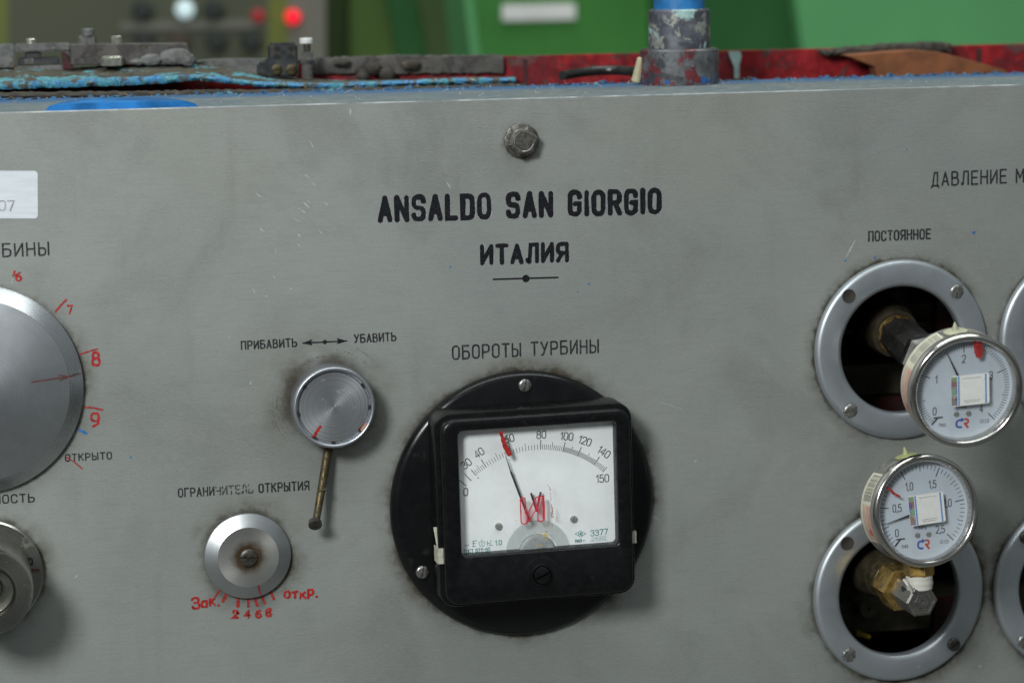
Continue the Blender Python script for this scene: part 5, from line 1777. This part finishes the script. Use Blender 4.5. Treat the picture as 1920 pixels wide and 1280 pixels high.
o['kind'] = 'stuff'; o['label'] = 'pale dust and fibres lying on the flange'; o['category'] = 'dust'

# ------------------------------------------------------------------ hall behind, far out of focus
DB = -1.25


def bgbox(t, rel, name, x0, x1, y0, y1, mat, h=DB, depth=.3, up=.7, down=.9, slant=(0, 0)):
    """tall cabinet face; slant shifts left/right edges (px per 100 px of height)"""
    bm = bmesh.new()
    ya, yb = y0, y1
    q = [P(x0 + slant[0] * yb / 100, yb, h), P(x1 + slant[1] * yb / 100, yb, h), P(x1 + slant[1] * ya / 100, ya, h), P(x0 + slant[0] * ya / 100, ya, h)]
    q = [v - rel for v in q]
    prism(bm, [(v.x, v.y) for v in q], q[0].z - depth, q[0].z)
    o = finish(bm, name, mat, t, flat=True)
    return o


rel = P(250, 60, DB)
t = thing('control_cabinet', 'blurred olive grey control cabinet with push buttons and small lamps', 'cabinet', rel)
bgbox(t, rel, 'front_panel', 14, 503, -420, 900, M['cab_grey'])
bgbox(t, rel, 'lime_edge', -60, 14, -420, 900, M['cab_lime'])
bgbox(t, rel, 'lime_stripe', 503, 540, -420, 900, M['cab_lime'])
bgbox(t, rel, 'grey_post', 540, 611, -420, 900, M['cab_grey2'])
for x, y in ((265, 18), (398, 17), (268, 74), (403, 77), (467, 77), (333, 78)):
    p = P(x, y, DB) - rel
    bm = bmesh.new(); lathe(bm, [(0, 0), (17 * S * 1.85, 0), (17 * S * 1.85, .014), (14 * S * 1.85, .016), (0, .016)], 28, Matrix.Translation(p))
    finish(bm, 'push_button', M['cab_black'] if x != 333 else pm('button_brown', (.05, .03, .02), .6), t)
bm = bmesh.new(); a_, b_ = pxbox(225, 40, 500, 56, DB + .004, .004, rel); box(bm, a_, b_)
finish(bm, 'label_strip', M['cab_grey2'], t, flat=True)
for x, y, mt, rr, lb in ((346, 18, 'lamp_white', 17, 'pale white lamp'), (483, 30, 'lamp_red_dim', 12, 'dim red lamp'), (548, 32, 'lamp_red', 13.5, 'bright red lit lamp')):
    p = P(x, y, DB) - rel
    bm = bmesh.new(); R0 = rr * S * 1.85
    lathe(bm, [(0, 0), (R0, 0), (R0, .006), (R0 * .8, .014), (R0 * .4, .018), (0, .019)], 28, Matrix.Translation(p))
    o = finish(bm, 'indicator_lamp', M[mt], t); o['label'] = lb

rel = P(740, 60, DB - .1)
t = thing('green_column', 'blurred dark green machine columns with olive bands left of the white plate', 'machine', rel)
H2 = DB - .1
bgbox(t, rel, 'panel', 611, 735, -420, 900, M['green_olive2'], H2)
bgbox(t, rel, 'olive_band', 655, 728, -420, 900, M['green_olive'], H2 + .01, .02, slant=(0, 12))
bgbox(t, rel, 'dark_recess', 725, 795, -420, 900, M['green_dark'], H2 + .02, .02, slant=(18, 18))
bgbox(t, rel, 'olive_door', 785, 885, -420, 900, M['green_olive2'], H2 + .03, .05, slant=(18, 13))

rel = P(1050, 60, DB)
t = thing('green_housing', 'blurred bright green machine housing with a white name plate', 'machine', rel)
bgbox(t, rel, 'front', 890, 1215, -420, 900, M['green_mid'], DB + .05, .3, slant=(12, 2))
bgbox(t, rel, 'bright_edge', 872, 890, -420, 900, M['green_light'], DB + .045, .3, slant=(12, 12))
bgbox(t, rel, 'dark_side', 1215, 1496, -420, 900, M['green_dark'], DB + .04, .3, slant=(2, 14))
bm = bmesh.new(); lo, hi = pxbox(942, 8, 1080, 39, DB + .054, .004, rel); bevbox(bm, lo, hi, .001)
finish(bm, 'name_plate', M['plate_white'], t)
rel = P(1700, 60, DB)
t = thing('light_green_cabinet', 'blurred light green cabinet at the right behind the red housing', 'cabinet', rel)
bgbox(t, rel, 'front', 1492, 2400, -420, 900, M['green_light'], DB + .06, .3, slant=(14, 0))
o = finish((lambda b: (box(b, (-4, -4, -2.6), (4, 4, -2.55)), b)[1])(bmesh.new()), 'back_wall', M['green_olive2'], None, flat=True)
o.matrix_world = Matrix.Translation(W((0, 0, 0))) @ X90; struct(o)
o = finish((lambda b: (box(b, (-4, -1.3, -2.6), (4, -1.25, 3)), b)[1])(bmesh.new()), 'floor', M['concrete'], None, flat=True)
o.matrix_world = Matrix.Translation(W((0, 0, 0))) @ X90; struct(o)
